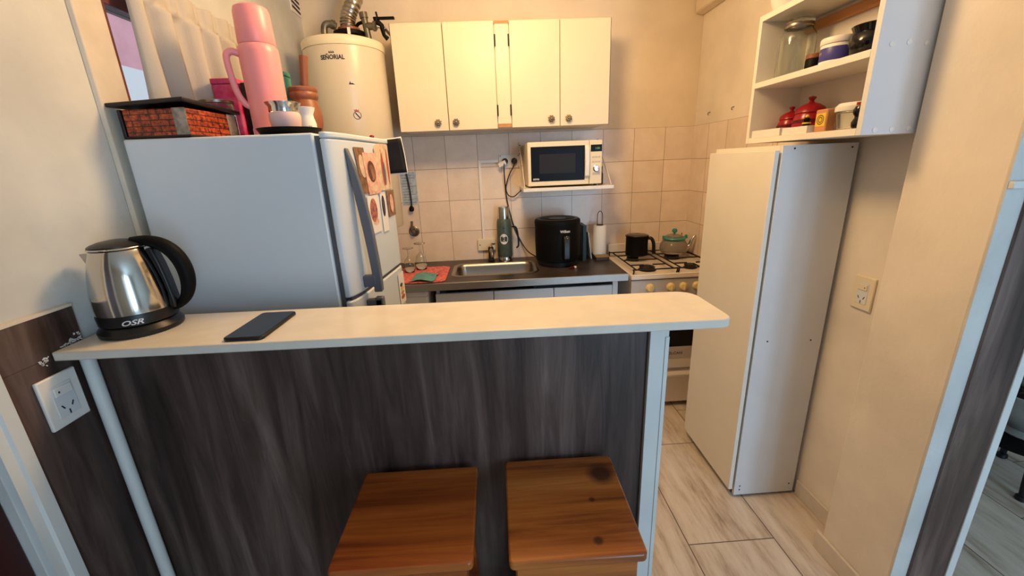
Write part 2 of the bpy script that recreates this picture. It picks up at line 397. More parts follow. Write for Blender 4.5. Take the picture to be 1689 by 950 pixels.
ch.build('paint_chips', M['paper'], t3)
# board that hides the pipes beside the window
MB().prism([(XL, 1.235), (XL+0.012, 1.24), (XL+0.012, 1.335), (XL, 1.338)], 'z', 1.14, 2.5).build('trim_4', M['base'], bevel=0.003)
struct(bpy.data.objects['trim_4'])
# tiled backsplash
struct(B(XL, XR, YB-0.006, YB, 0, 1.677).build('trim_5', M['tile_b'], smooth=False))
struct(B(XR-0.006, XR, 1.93, YB-0.006, 0, 1.677).build('trim_6', M['tile_r'], smooth=False))
# plastered beam under the ceiling in the right corner
struct(MB().prism([(1.27, 2.30), (XR, 2.29), (XR, 2.5), (1.27, 2.5)], 'y', 1.9, YB).build('trim_7', M['wall'], bevel=0.01))
struct(B(XR-0.010, XR, 1.19, 1.47, 0, 0.078).build('baseboard_right', M['base'], bevel=0.003))
struct(B(1.203, 1.215, 0.945, 1.212, 0, 0.078).build('baseboard_pillar', M['base'], bevel=0.003))
# door in the left wall, nearest the camera
d1 = bpy.data.objects.new('door_1', None); C.objects.link(d1); struct(d1); ORG['door_1'] = Vector((0,0,0))
fr = MB(); fr.prism([(XL, .80), (XL+.022, .797), (XL+.022, .772), (XL+.016, .768), (XL+.016, .748), (XL-.02, .745), (XL-.10, .745), (XL-.10, .80)][:6] + [(XL-.02, .80)], 'z', 0, 2.05)
fr.build('door_frame', M['gloss_w'], d1)
B(XL-.06, XL-.02, -0.15, 0.744, 0.01, 2.05).build('door_leaf', M['door'], d1, bevel=0.003)
# kitchen window in the left wall
w1 = bpy.data.objects.new('window_1', None); C.objects.link(w1); struct(w1); ORG['window_1'] = Vector((0,0,0))
wf = MB(); fw = 0.026
wf.box(XL-.05, XL+.008, wy0, wy0+fw, wz0, wz1); wf.box(XL-.05, XL+.008, wy1-fw, wy1, wz0, wz1)
wf.box(XL-.05, XL+.008, wy0+fw, wy1-fw, wz1-.085, wz1); wf.box(XL-.05, XL+.008, wy0+fw, wy1-fw, wz0, wz0+.04)
wf.build('window_frame', M['redwood'], w1, bevel=0.002)
B(XL-.03, XL-.026, wy0+fw, wy1-fw, wz0+.04, wz1-.085).build('window_glass', M['glass'], w1, smooth=False)
# what is seen through it: the neighbouring house
struct(B(-2.6, -2.5, 0.5, 5.5, 0.6, 2.25).build('wall_neighbour', M['whiteext'], smooth=False))
struct(B(-2.62, -2.52, 0.5, 5.5, 2.25, 3.6).build('wall_neighbour_upper', M['pinkext'], smooth=False))

# ================================================================ BREAKFAST BAR
bb = thing('breakfast_bar', 'breakfast bar with cream white top, dark wood-laminate front and white corner post', 'bar', (-0.29, 1.03, 0))
B(-1.008, 0.396, 0.985, 1.085, 0, 1.106).build('front_panel', M['panel'], bb, smooth=False)
po = MB(); po.box(0.396, 0.446, 0.972, 1.085, 0, 1.106); po.box(0.436, 0.447, 0.9695, 0.972, 0, 1.05)
po.build('corner_post', M['gloss_w'], bb, bevel=0.002)
bt = MB()
fl, fr_, br_, bl_ = (XL+.0115, 0.906), (0.556, 0.873), (0.556, 1.100), (XL+.0115, 1.138)
def rc(p, pa, pb, r, n=6):
    p = Vector(p); a = p + (Vector(pa)-p).normalized()*r; b = p + (Vector(pb)-p).normalized()*r
    return [tuple((1-t)**2*a + 2*t*(1-t)*p + t*t*b) for t in [i/n for i in range(n+1)]]
poly = [fl] + rc(fr_, fl, br_, .035) + rc(br_, fr_, bl_, .06) + [bl_]
bt.prism(poly, 'z', 1.108, 1.130)
bt.build('worktop', M['slab'], bb, bevel=0.003)
tag(MB().cyl((-0.992, 0.962, 0.0), (-0.992, 0.962, 1.106), 0.0145).build('conduit_pipe', M['gloss_w']), 'white vertical pipe in the corner of left wall and bar front', 'pipe')

# ================================================================ STOOLS
def stool(label, x0, x1, y0, y1, H, m, rz):
    cx, cy = (x0+x1)/2, (y0+y1)/2; w, d = (x1-x0)/2, (y1-y0)/2
    t = thing('wooden_stool', label, 'stool', (cx, cy, 0), rz, 'wooden stools in front of the bar')
    MB().prism(rrect(-w, w, -d, d, .012), 'z', H-.022, H).build('seat', m, t, bevel=.004, local=True)
    i = .016; a = MB()
    for (xa, xb, ya, yb) in ((-w+i, w-i, -d+i, -d+i+.02), (-w+i, w-i, d-i-.02, d-i), (-w+i, -w+i+.02, -d+i+.02, d-i-.02), (w-i-.02, w-i, -d+i+.02, d-i-.02)):
        a.box(xa, xb, ya, yb, H-.085, H-.022)
    a.build('apron', m, t, bevel=.002, local=True)
    for sx in (-1, 1):
        for sy in (-1, 1):
            lx, ly = sx*(w-.045), sy*(d-.045); fx, fy = sx*(w-.022), sy*(d-.028); h = .02
            L = MB(); vs = [(lx+a_*h, ly+b_*h, H-.03) for a_, b_ in ((-1,-1),(1,-1),(1,1),(-1,1))] + [(fx+a_*h*.9, fy+b_*h*.9, 0) for a_, b_ in ((-1,-1),(1,-1),(1,1),(-1,1))]
            L.add(vs, [(0,1,2,3),(4,5,6,7),(0,1,5,4),(1,2,6,5),(2,3,7,6),(3,0,4,7)]); L.build('leg', m, t, bevel=.003, local=True)
    for sy in (-1, 1):
        B(-w+.04, w-.04, sy*(d-.036)-.012, sy*(d-.036)+.012, .2, .23).build('stretcher', m, t, bevel=.002, local=True)
    for sx in (-1, 1):
        B(sx*(w-.032)-.012, sx*(w-.032)+.012, -d+.045, d-.045, .28, .31).build('stretcher', m, t, bevel=.002, local=True)
    return t
stool('reddish-brown wooden stool left of the other, with worn pale corner chips', -0.382, -0.076, 0.668, 0.96, 0.70, M['stool'], math.radians(-.6))
stool('brown wooden stool nearer the white post, with a dark knot in its seat corner', 0.0, 0.295, 0.657, 0.967, 0.70, M['stoolk'], math.radians(-.6))

# ================================================================ KETTLE AND PHONE ON THE BAR
k = thing('electric_kettle', 'stainless steel electric kettle with black handle on the left end of the bar', 'kettle', (-0.908, 1.040, 1.130), math.radians(10))
MB().lathe([(.075,0),(.086,.003),(.087,.012),(.080,.022),(.076,.026)]).build('power_base', M['black'], k, local=True)
MB().lathe([(.074,.027),(.080,.030),(.081,.050),(.0795,.056)], n=48).build('lower_band', M['black'], k, local=True)
MB().lathe([(.0795,.0565),(.0800,.075),(.0785,.105),(.0735,.14),(.066,.175),(.057,.202),(.0545,.207)], n=64).build('body', M['mirror'], k, local=True)
MB().lathe([(.0550,.208),(.0565,.212),(.0560,.217),(.050,.221),(.036,.226),(.014,.230),(.0,.231)], n=48).build('lid', M['black'], k, local=True)
MB().lathe([(.0572,.2100),(.0585,.2118),(.0572,.2136)], n=48, close=False).build('lid_ring', M['chrome'], k, local=True)
sp = MB()
sp.add([(-.050,-.024,.203),(-.050,.024,.203),(-.084,0,.200),(-.062,-.020,.165),(-.062,.020,.165),(-.070,0,.155)], [(0,1,2),(0,3,5,2),(1,2,5,4),(3,4,5),(0,1,4,3)])
sp.build('spout', M['steel'], k, local=True)
hp = spline([(.030,0,.224),(.062,0,.222),(.092,0,.210),(.115,0,.184),(.127,0,.146),(.126,0,.106),(.114,0,.074),(.096,0,.055),(.080,0,.05)], 6)
n_ = len(hp); rr = [.0095+.0085*math.sin(PI*min(1, (i/(n_-1))*1.15)) for i in range(n_)]
hd = MB()
for j, p in enumerate(hp):
    pass
hd.tube(hp, rr, 14); hd.build('handle', M['blackm'], k, local=True)
bk = MB(); bk.prism([(.060,.205),(.075,.205),(.084,.165),(.090,.12),(.094,.07),(.092,.05),(.078,.05),(.082,.09),(.078,.125),(.070,.165)], 'y', -.016, .016)
bk.build('handle_spine', M['black'], k, bevel=.004, local=True)
def onband(R, z0, a0):
    def f(x, y): a = a0 + x/R; return (R*math.sin(a), -R*math.cos(a), z0 + y)
    return f
text_mb('OSR', .017, onband(.0818, .034, math.radians(18)), bold=.0004, xs=1.35, shear=.35).build('lettering', M['inkw'], k, local=True, recalc=False)

ph = thing('smartphone', 'black smartphone lying face up on the bar top', 'phone', (-0.587, 0.998, 1.130), math.radians(-1))
MB().prism(rrect(-.046, .046, -.088, .088, .011), 'z', 0.0, .0085).build('body', M['black'], ph, bevel=.002, local=True)
MB().prism(rrect(-.0425, .0425, -.0845, .0845, .009), 'z', .0086, .0092).build('screen', M['lens'], ph, local=True)
B(.046, .0468, .00, .03, .003, .006).build('side_button', M['black'], ph, local=True)

# ================================================================ SOCKETS
def socket(label, x, y, z, sgn, w, h, m):
    """plate on a wall of constant x, facing sgn*x"""
    t = thing('wall_socket', label, 'socket', (x, y, z))
    def bx(name, d0, d1, y0, y1, z0, z1, mm, b=0.0):
        xa, xb = sorted((x+sgn*d0, x+sgn*d1)); return B(xa, xb, y+y0, y+y1, z+z0, z+z1).build(name, mm, t, bevel=b)
    bx('plate', 0, .009, -w/2, w/2, -h/2, h/2, m, .003)
    bx('insert', .009, .0105, -w*.27, w*.27, -h*.32, h*.32, M['mel_cool'], .001)
    bx('rocker_switch', .0105, .0135, -w*.22, w*.22, h*.10, h*.27, m, .001)
    bx('switch_mark', .0135, .0137, -w*.14, -w*.10, h*.16, h*.20, M['ink'])
    s = MB()
    for (dy, dz, a) in ((-.011, -.016, .5), (.011, -.016, -.5), (0, -.032, 0)):
        s.obox((x+sgn*.0107, y+dy, z+dz), (1,0,0), (0, math.cos(a), math.sin(a)), (0, -math.sin(a), math.cos(a)), .0004, .0014, .0055)
    s.build('socket_slots', M['ink'], t)
    return t
socket('white switch and socket plate on dark panel at the lower left, below bar level', XL+.010, 0.892, 1.021, 1, .088, .122, M['white'])
socket('cream switch and socket plate on the right wall beside the tall cabinet', XR, 1.348, 1.001, -1, .082, .122, M['offw'])

# ================================================================ FRIDGE
F0, F1 = 1.24, 1.725
fg = thing('refrigerator', 'white refrigerator with grey handles, its plain side facing the bar', 'refrigerator', (-.72, 1.48, 0))
B(-.985, -.480, F0, F1, .03, 1.60).build('body', M['fridge'], fg, bevel=.006)
B(-.4795, -.466, F0+.010, F1-.010, .09, 1.592).build('gasket', M['rubber'], fg)
def dx(y):
    P = [(1.24,-.449),(1.262,-.436),(1.304,-.426),(1.38,-.4165),(1.467,-.408),(1.60,-.395),(1.70,-.385),(1.725,-.392)]
    for (a, xa), (b, xb) in zip(P, P[1:]):
        if y <= b: return xa + (xb-xa)*(y-a)/(b-a)
    return P[-1][1]
dpoly = [(-.4655, F0+.003), (-.455, F0)] + [(-.449, F0+.003), (-.441, F0+.012)] + [(dx(y), y) for y in (1.27, 1.304, 1.38, 1.467, 1.53, 1.60, 1.66, 1.70, 1.716)] + [(-.392, 1.723), (-.404, 1.728), (-.4655, 1.728)]
MB().prism(dpoly, 'z', 1.118, 1.585).build('freezer_door', M['fridge'], fg, bevel=.005, angle=30)
MB().prism([(x+.003 if x > -.46 else x, y) for x, y in dpoly], 'z', 1.5855, 1.602).build('door_cap', M['fridge'], fg, bevel=.004, angle=30)
MB().prism(dpoly, 'z', .10, 1.1065).build('lower_door', M['fridge'], fg, bevel=.005, angle=30)
MB().prism([(x-.006, y) for x, y in dpoly[3:-3]] + [(-.465, 1.71), (-.465, 1.26)], 'z', 1.107, 1.1175).build('door_gap_strip', M['rubber'], fg)
for ly in (F0+.05, F1-.05):
    MB().cyl((-.52, ly, 0), (-.52, ly, .03), .02).build('foot', M['black'], fg)
    MB().cyl((-.93, ly, 0), (-.93, ly, .03), .02).build('foot', M['black'], fg)
# upper handle: bows away from the door, foot at its lower end
outer = spline([(-.419,0,1.560),(-.402,0,1.50),(-.388,0,1.42),(-.377,0,1.33),(-.371,0,1.24),(-.368,0,1.16),(-.369,0,1.112)], 5)
inner = spline([(-.394,0,1.112),(-.394,0,1.16),(-.398,0,1.24),(-.405,0,1.33),(-.414,0,1.42),(-.4205,0,1.50),(-.4235,0,1.560)], 5)
h1 = MB().prism([(p.x, p.z) for p in outer] + [(p.x, p.z) for p in inner], 'y', 1.312, 1.338)
h1.build('handle', M['gplastic'], fg, bevel=.003)
B(-.4245, -.385, 1.311, 1.339, 1.130, 1.168).build('handle_foot', M['gplastic'], fg, bevel=.003)
h2 = MB(); h2.box(-.4245, -.374, 1.312, 1.338, 1.064, 1.086); h2.box(-.396, -.370, 1.312, 1.338, .70, 1.092)
h2.build('handle', M['gplastic'], fg, bevel=.003)

# cards and magnets on the freezer door
def card(label, y0, y1, zt, zb, m, fig, sh=0.0, arch=False, kind='print_card', lift=0.0):
    t = thing(kind, label, 'card', (dx((y0+y1)/2), (y0+y1)/2, zb), 0, 'cards stuck on the fridge door')
    def P(u, v, off):
        y = y0 + (y1-y0)*u + sh*(1-v); return (dx(min(y, 1.725)) + off + lift, y, zb + (zt-zb)*v)
    def plate(name, poly, off0, off1, mm):
        mb = MB(); n = len(poly)
        mb.add([P(u, v, off0) for u, v in poly] + [P(u, v, off1) for u, v in poly], [tuple(range(n)), tuple(range(n, 2*n))] + [(i, (i+1) % n, n+(i+1) % n, n+i) for i in range(n)])
        return mb.build(name, mm, t)
    if arch: poly = [(0,0),(1,0),(1,1)] + [(.45,1),(.25,.985),(.1,.95),(.0,.88)]
    else: poly = [(0,0),(1,0),(1,1),(0,1)]
    plate('card', poly, .0022, .0036, m)
    for (nm, cu, cv, ru, rv, mm) in fig:
        plate(nm, [(cu + ru*math.cos(2*PI*i/20), cv + rv*math.sin(2*PI*i/20)) for i in range(20)], .0037, .0041, mm)
    return t
card('brownish card right behind the top of the fridge handle', 1.372, 1.450, 1.565, 1.42, M['cardb'], [('pale_print', .5, .6, .3, .25, M['cardp'])], .03)
card('rose holy card with a portrait oval on the fridge door', 1.428, 1.540, 1.550, 1.414, M['cardr'], [('oval_frame', .48, .55, .30, .26, M['figb']), ('portrait', .52, .54, .22, .2, M['skinp']), ('caption', .5, .14, .34, .09, M['cardp'])], .02, lift=.0022)
card('large arched cream card with a standing figure at the far top of the door', 1.542, 1.682, 1.584, 1.420, M['cardp'], [('robe', .48, .45, .10, .36, M['figr']), ('drape', .56, .36, .10, .26, M['figg']), ('head', .45, .84, .05, .05, M['skinp']), ('border_print', .86, .5, .06, .4, M['figr'])], .006, True)
card('white card with a colourful violet oval picture below the portrait card', 1.426, 1.525, 1.411, 1.282, M['paper'], [('oval_picture', .45, .6, .33, .32, M['cardv']), ('gold_print', .5, .6, .14, .18, M['yellow']), ('lower_print', .55, .3, .26, .10, M['cardr'])], .0)
card('narrow white magnet with dark lettering strip between two cards', 1.546, 1.602, 1.409, 1.272, M['paper'], [('dark_strip', .42, .68, .28, .28, M['ink']), ('light_print', .42, .7, .14, .18, M['figg'])], .0, False, 'magnet_card')
card('small brown picture card at the far edge under the arched card', 1.616, 1.706, 1.415, 1.318, M['cardb'], [('faded_figure', .5, .5, .2, .36, M['cardr'])], .004)
en = card('energy rating sticker with coloured bars on the lower fridge door', 1.632, 1.700, 1.085, .955, M['paper'], [('green_bar', .4, .62, .22, .06, M['leaf']), ('yellow_bar', .45, .5, .26, .06, M['yellow']), ('orange_bar', .48, .36, .3, .06, M['orange']), ('red_bar', .5, .22, .34, .07, M['figr'])], 0, False, 'energy_sticker')
del en['group']
pp = thing('photo_print', 'curled black photo print with white border sticking out behind the fridge', 'print', (-.42, 1.735, 1.47))
def curl(off):
    def f(u, v): return (-.50 + .165*u + .012*(1-v)*u, 1.7335 + .012*u*u*math.sin(v*PI) + off, 1.468 + .006*u + .139*v - .004*math.sin(u*PI)*v)
    return f
MB().grid(12, 8, curl(0)).build('sheet', M['paper'], pp, solid=.0008)
def curl2(u, v): return curl(-.0012)(u*.985, .03 + .94*v)
MB().grid(12, 8, curl2).build('picture', M['photo'], pp, solid=.0006)

# ================================================================ THINGS ON THE FRIDGE
ZF = 1.602
bx_ = thing('storage_tin', 'brick-patterned tin box with open black lid on the fridge top corner', 'tin', (-.885, 1.36, ZF), math.radians(-3))
def brick_mat():
    m = bpy.data.materials.new('brick_print'); m.use_nodes = True; nt = m.node_tree; L = nt.links.new; b = nt.nodes['Principled BSDF']; b.inputs['Roughness'].default_value = .45
    tc = nt.nodes.new('ShaderNodeTexCoord'); sx = nt.nodes.new('ShaderNodeSeparateXYZ'); L(tc.outputs['Object'], sx.inputs[0])
    ad = nt.nodes.new('ShaderNodeMath'); ad.operation = 'ADD'; L(sx.outputs[0], ad.inputs[0]); L(sx.outputs[1], ad.inputs[1])
    cb = nt.nodes.new('ShaderNodeCombineXYZ'); L(ad.outputs[0], cb.inputs[0]); L(sx.outputs[2], cb.inputs[1])
    br = nt.nodes.new('ShaderNodeTexBrick'); br.inputs['Scale'].default_value = 1.0; br.inputs['Brick Width'].default_value = .05; br.inputs['Row Height'].default_value = .015
    br.inputs['Mortar Size'].default_value = .0012; br.inputs['Color1'].default_value = rgb((176, 78, 40)); br.inputs['Color2'].default_value = rgb((140, 54, 30)); br.inputs['Mortar'].default_value = rgb((40, 26, 22))
    L(cb.outputs[0], br.inputs['Vector'])
    n = nt.nodes.new('ShaderNodeTexNoise'); n.inputs['Scale'].default_value = 75; n.inputs['Detail'].default_value = 8; n.inputs['Roughness'].default_value = .7; L(cb.outputs[0], n.inputs['Vector'])
    r = nt.nodes.new('ShaderNodeValToRGB'); r.color_ramp.elements[0].position = .38; r.color_ramp.elements[0].color = rgb((26, 16, 14)); r.color_ramp.elements[1].position = .5; r.color_ramp.elements[1].color = rgb((236, 214, 200))
    e2 = r.color_ramp.elements.new(.62); e2.color = (1.6, 1.5, 1.4, 1)
    L(n.outputs['Fac'], r.inputs['Fac'])
    mi = nt.nodes.new('ShaderNodeMix'); mi.data_type = 'RGBA'; mi.blend_type = 'MULTIPLY'; mi.inputs['Factor'].default_value = .9
    L(br.outputs['Color'], mi.inputs['A']); L(r.outputs['Color'], mi.inputs['B']); L(mi.outputs['Result'], b.inputs['Base Color']); return m
BRK = brick_mat()
MB().prism([(-.087,-.110),(.085,-.110),(.085,.110),(-.087,.110)], 'z', .001, .074).build('box', BRK, bx_, bevel=.004, local=True)
GS = (mat('grey_print_strip', (168, 156, 140), .5, var=.3, scale=40))
B(.050, .0850, -.1112, -.110, .002, .074).build('label_strip', GS, bx_, local=True)
B(.085, .0862, .06, .098, .002, .074).build('label_strip', GS, bx_, local=True)
bb2 = MB(); bb2.box(-.097, .088, -.113, .113, .0, .006); bb2.box(-.097, -.088, -.113, .113, .0, .074)
bb2.build('black_trim', M['black'], bx_, bevel=.002, local=True)
ld = MB(); vs = []
for z in (0, .011):
    vs += [(-.118, -.120, .080+z), (.094, -.122, .088+z), (.098, .113, .076+z), (-.062, .113, .074+z)]
ld.add(vs, [(0,1,2,3),(4,5,6,7),(0,1,5,4),(1,2,6,5),(2,3,7,6),(3,0,4,7)]); ld.build('lid', M['black'], bx_, bevel=.003, local=True)

j1 = thing('glass_jar', 'small glass jar with grey metal lid behind the brick-patterned tin', 'jar', (-.885, 1.533, ZF))
MB().lathe([(.044,0),(.048,.004),(.048,.108),(.045,.116),(.045,.119)], ORG[j1.name]).build('jar', M['glass'], j1)
MB().lathe([(.047,.1195),(.0495,.121),(.0495,.128),(.047,.130)], ORG[j1.name]).build('lid', M['pewter'], j1)
mg = thing('tea_tin', 'magenta tin box beside the pink thermos on the fridge', 'tin', (-.88, 1.62, ZF))
MB().prism(rrect(-.923, -.840, 1.588, 1.655, .008), 'z', ZF, ZF+.190).build('body', M['magenta'], mg, bevel=.003)
MB().prism(rrect(-.925, -.838, 1.586, 1.657, .008), 'z', ZF+.1905, ZF+.208).build('lid', M['magenta'], mg, bevel=.003)
tag(MB().prism(rrect(-.834, -.808, 1.600, 1.665, .004), 'z', ZF, ZF+.195).build('black_box', M['black'], bevel=.003), 'narrow black box wedged between magenta tin and pink thermos', 'box')
pt = thing('vacuum_flask', 'pink thermos flask with side handle on top of the fridge', 'thermos', (-.696, 1.485, ZF))
o = ORG[pt.name]
MB().lathe([(.054,0),(.057,.004),(.058,.03),(.056,.034),(.0565,.15),(.057,.235),(.0555,.250),(.050,.258)], o, 40).build('body', M['pink'], pt)
MB().lathe([(.0505,.2585),(.0525,.262),(.0515,.30),(.050,.340),(.0465,.352),(.036,.358),(.0,.360)], o, 40).build('cup_lid', M['pink'], pt)
pt.scale = (1, 1, 1.062)
hdir = Vector((-.86, -.5, 0)).normalized()
def hpnt(d, z): return o + hdir*d + Vector((0,0,z))
MB().tube(spline([hpnt(.050,.232), hpnt(.072,.238), hpnt(.087,.228), hpnt(.089,.205), hpnt(.086,.17), hpnt(.079,.13), hpnt(.066,.103), hpnt(.050,.092)], 6), .0095, 12).build('handle', M['pink'], pt)
tt = thing('canister_tin', 'teal tin canister behind the pink thermos', 'tin', (-.745, 1.695, ZF))
MB().prism(rrect(-.795, -.708, 1.672, 1.718, .006), 'z', ZF, ZF+.225).build('body', M['tealtin'], tt, bevel=.003)
MB().prism(rrect(-.796, -.707, 1.671, 1.719, .006), 'z', ZF+.2255, ZF+.240).build('lid', M['tealtin'], tt, bevel=.003)
mo = thing('mortar_and_pestle', 'brown turned wooden mortar with pestle on the fridge by the water heater', 'mortar', (-.652, 1.665, ZF))
o = ORG[mo.name]
MB().lathe([(.034,0),(.038,.004),(.036,.014),(.044,.03),(.052,.062),(.053,.09),(.047,.125),(.042,.14),(.046,.146),(.049,.152),(.049,.160),(.046,.166),(.049,.172),(.049,.179),(.045,.183),(.037,.181),(.036,.12),(.03,.06),(0,.05)], o, 36).build('mortar', M['clay'], mo)
MB().cyl(o+Vector((-.006,0,.08)), o+Vector((.022,.0,.285)), .011, .0145).build('pestle', M['clay'], mo)
tr = thing('serving_tray', 'dark low tray under the gourd cups on the fridge edge', 'tray', (-.580, 1.338, ZF))
MB().lathe([(.070,.0),(.080,.004),(.088,.018),(.084,.018),(.076,.008),(0,.007)], ORG[tr.name], 40).build('dish', M['blackm'], tr)
tag(B(-.61, -.47, 1.432, 1.59, ZF+.0005, ZF+.012).build('serving_board', M['darkwood'], bevel=.003), 'thin dark wooden board under the small white cup on the fridge', 'board')
def mate(label, x, y, z, s, m1):
    t = thing('gourd_cup', label, 'cup', (x, y, z))
    MB().lathe([(.030*s,0),(.036*s,.004*s),(.041*s,.03*s),(.041*s,.046*s),(.038*s,.052*s)], ORG[t.name], 36).build('cup', m1, t)
    MB().lathe([(.0385*s,.0525*s),(.039*s,.066*s),(.045*s,.074*s),(.046*s,.078*s),(.042*s,.079*s),(.036*s,.066*s),(.034*s,.055*s)], ORG[t.name], 36, close=False).build('metal_rim', M['chrome'], t)
    return t
mate('pale pink gourd cup with wide chrome rim on the dark tray', -.586, 1.335, ZF+.0085, 1.03, M['pinkw'])
mt2 = thing('ceramic_cup', 'small white ceramic cup with dark lettering beside the pink gourd cup', 'cup', (-.575, 1.462, ZF+.0125))
MB().lathe([(.022,0),(.027,.003),(.027,.030),(.022,.048),(.021,.058),(.027,.072),(.028,.078),(.025,.079),(.019,.062)], ORG[mt2.name], 32).build('cup', M['white'], mt2)
o = ORG[mt2.name]
text_mb('MATE', .011, lambda x, y: (o.x + .0273*math.sin(x/.0273+.35), o.y - .0273*math.cos(x/.0273+.35), o.z + .014 + y)).build('lettering', M['ink'], mt2, recalc=False)
tag(MB().sphere((-.412, 1.60, ZF+.006), .0085, sz=.7).build('bottle_cap', M['red']), 'tiny red cap on the fridge door edge above the cards', 'cap')

# ================================================================ CURTAIN, VENT
def curt(u, v):
    y = 1.375 + .565*u; z = 1.682 + .373*v
    A = .034*(1-.3*v) if v < .84 else .014
    q = math.sin(u*2*PI*5 + .7*math.sin(u*9)); w = (abs(q)**.7 * (1 if q > 0 else -1)) * A + .007*math.sin(u*31+v*3)*(1-v)
    if v > .84: w *= .75; w += .010*max(0, math.cos(u*2*PI*5.5*1.0))**6
    if abs(v-.84) < .03: w *= .35
    yy = y - .03*(1-v)*(1-u)*.6 + .02*math.sin(u*2*PI*5.5)*(1-v)*.5
    return (XL + .048 + w, yy, z)
cu_ = thing('curtain', 'white pleated curtain hanging over the kitchen window', 'curtain', (XL+.04, 1.67, 1.66))
MB().grid(150, 40, curt).build('cloth', M['curtain'], cu_, solid=.0015, angle=180, recalc=False)
MB().cyl((XL+.034, 1.36, 2.03), (XL+.034, 1.98, 2.03), .005).build('curtain_rod', M['white'], cu_)
va = thing('wall_vent', 'white slotted air vent high on the left wall near the corner', 'vent', (XL, 2.69, 2.34))
B(XL, XL+.006, 2.625, 2.755, 2.33, 2.47).build('plate', M['white'], va, bevel=.002)
for i in range(5):
    MB().obox((XL+.0065, 2.69, 2.352+.024*i), (1,0,0), (0,1,-.12), (0,.12,1), .0012, .050, .006).build('slot', M['ink'], va)

# ================================================================ WATER HEATER
HX, HY, HR = -.715, 2.45, .199
wh = thing('water_heater', 'white cylindrical gas water heater hung in the back left corner', 'water heater', (HX, HY, 1.17))
MB().lathe([(.17,1.17),(.193,1.172),(.199,1.182),(.199,2.070),(.197,2.072)], (HX,HY,0), 64).build('tank', mat('heater_enamel', (216, 203, 178), .3, var=.01, scale=4), wh)
MB().lathe([(.2005,2.0725),(.2025,2.078),(.2025,2.104),(.198,2.112),(.17,2.122),(.11,2.130),(0,2.132)], (HX,HY,0), 64).build('top_cap', M['offw'], wh)
MB().obox((-.655, 2.368, 2.150), (1,0,0), (0,1,0), (0,0,1), .007, .002, .020).build('collar_tab', M['white'], wh)
B(-.78, -.65, 2.60, YB-.0075, 1.45, 1.52).build('wall_bracket', M['white'], wh)
B(-.78, -.65, 2.60, YB-.001, 1.90, 1.97).build('wall_bracket', M['white'], wh)
def onheat(a0, z0): return lambda x, y: (HX + (HR+.0008)*math.sin(a0 + x/HR), HY - (HR+.0008)*math.cos(a0 + x/HR), z0 + y)
text_mb('SEÑORIAL', .027, onheat(math.radians(-1), 2.006), bold=.0009, xs=.92).build('lettering', M['ink'], wh, recalc=False)
f = onheat(math.radians(-1), 1.998)
cr = MB()
for i in range(3): cr.add([f(-.010+.009*i-.004, .034), f(-.010+.009*i+.005, .034), f(-.010+.009*i, .045)], [(0,1,2)])
cr.build('crown_mark', M['ink'], wh, recalc=False)
f2 = onheat(math.radians(20), 1.895)
MB().add([f2(-.013,0), f2(.016,0), f2(.005,.007), f2(-.003,.006), f2(-.006,.016)], [(0,1,2,3,4)]).build('control_mark', M['ink'], wh, recalc=False)
f3 = onheat(math.radians(22), 1.755)
ring = MB()
for i in range(24):
    a, b = 2*PI*i/24, 2*PI*(i+1)/24
    ring.add([f3(.016*math.cos(a), .016*math.sin(a)), f3(.016*math.cos(b), .016*math.sin(b)), f3(.0195*math.cos(b), .0195*math.sin(b)), f3(.0195*math.cos(a), .0195*math.sin(a))], [(0,1,2,3)])
ring.build('crest_ring', M['figb'], wh, recalc=False)
MB().add([f3(-.011,.010), f3(-.006,.013), f3(.012,-.009), f3(.008,-.014)], [(0,1,2,3)]).build('crest_band', M['ink'], wh, recalc=False)
MB().add([f3(-.012,.018), f3(.008,.018), f3(.011,.028), f3(.004,.024), f3(-.003,.029), f3(-.008,.024), f3(-.014,.028)], [(0,1,2,3,4,5,6)]).build('crest_crown', M['figr'], wh, recalc=False)
MB().lathe([(.056,2.128),(.058,2.146),(.078,2.150),(.080,2.158),(.078,2.168),(.050,2.174)], (-.675,2.45,0)).build('draught_collar', M['blackm'], wh)
MB().lathe([(.046,2.1745),(.054,2.175),(.054,2.186),(.046,2.188)], (-.675,2.45,0)).build('flue_ring', M['clay'], wh)
dpts = spline([(-.677,2.45,2.188),(-.678,2.45,2.215),(-.664,2.455,2.26),(-.628,2.47,2.33),(-.612,2.48,2.40),(-.61,2.48,2.50)], 10)
MB().tube(dpts, [.037 + .0022*math.sin(i*2.2) for i in range(len(dpts))], 24).build('flue_duct', M['foil'], wh)
p1 = MB(); p1.tube(spline([(-.795,2.43,2.115),(-.795,2.43,2.17),(-.785,2.43,2.20),(-.76,2.435,2.205),(-.735,2.44,2.195)], 6), .0165, 14); p1.cyl((-.758,2.435,2.205),(-.742,2.438,2.20), .021)
p1.build('elbow_pipe', M['galv'], wh)
p2 = MB(); p2.cyl((-.575,2.43,2.11),(-.590,2.43,2.245), .016); p2.cyl((-.588,2.43,2.225),(-.591,2.43,2.25), .0205); p2.cyl((-.585,2.43,2.19),(-.53,2.42,2.185), .017); p2.cyl((-.545,2.42,2.187),(-.532,2.42,2.186), .023)
p2.build('tee_fitting', M['galv'], wh)
p3 = MB(); p3.tube(spline([(-.645,2.46,2.185),(-.628,2.45,2.205),(-.60,2.43,2.208)], 5), .008, 10); p3.build('bent_pipe', M['blackm'], wh)
p4 = MB(); p4.tube([(-.53,2.42,2.186),(-.495,2.44,2.182),(-.478,2.60,2.17)], .0075, 10); p4.build('hose', M['steel'], wh)
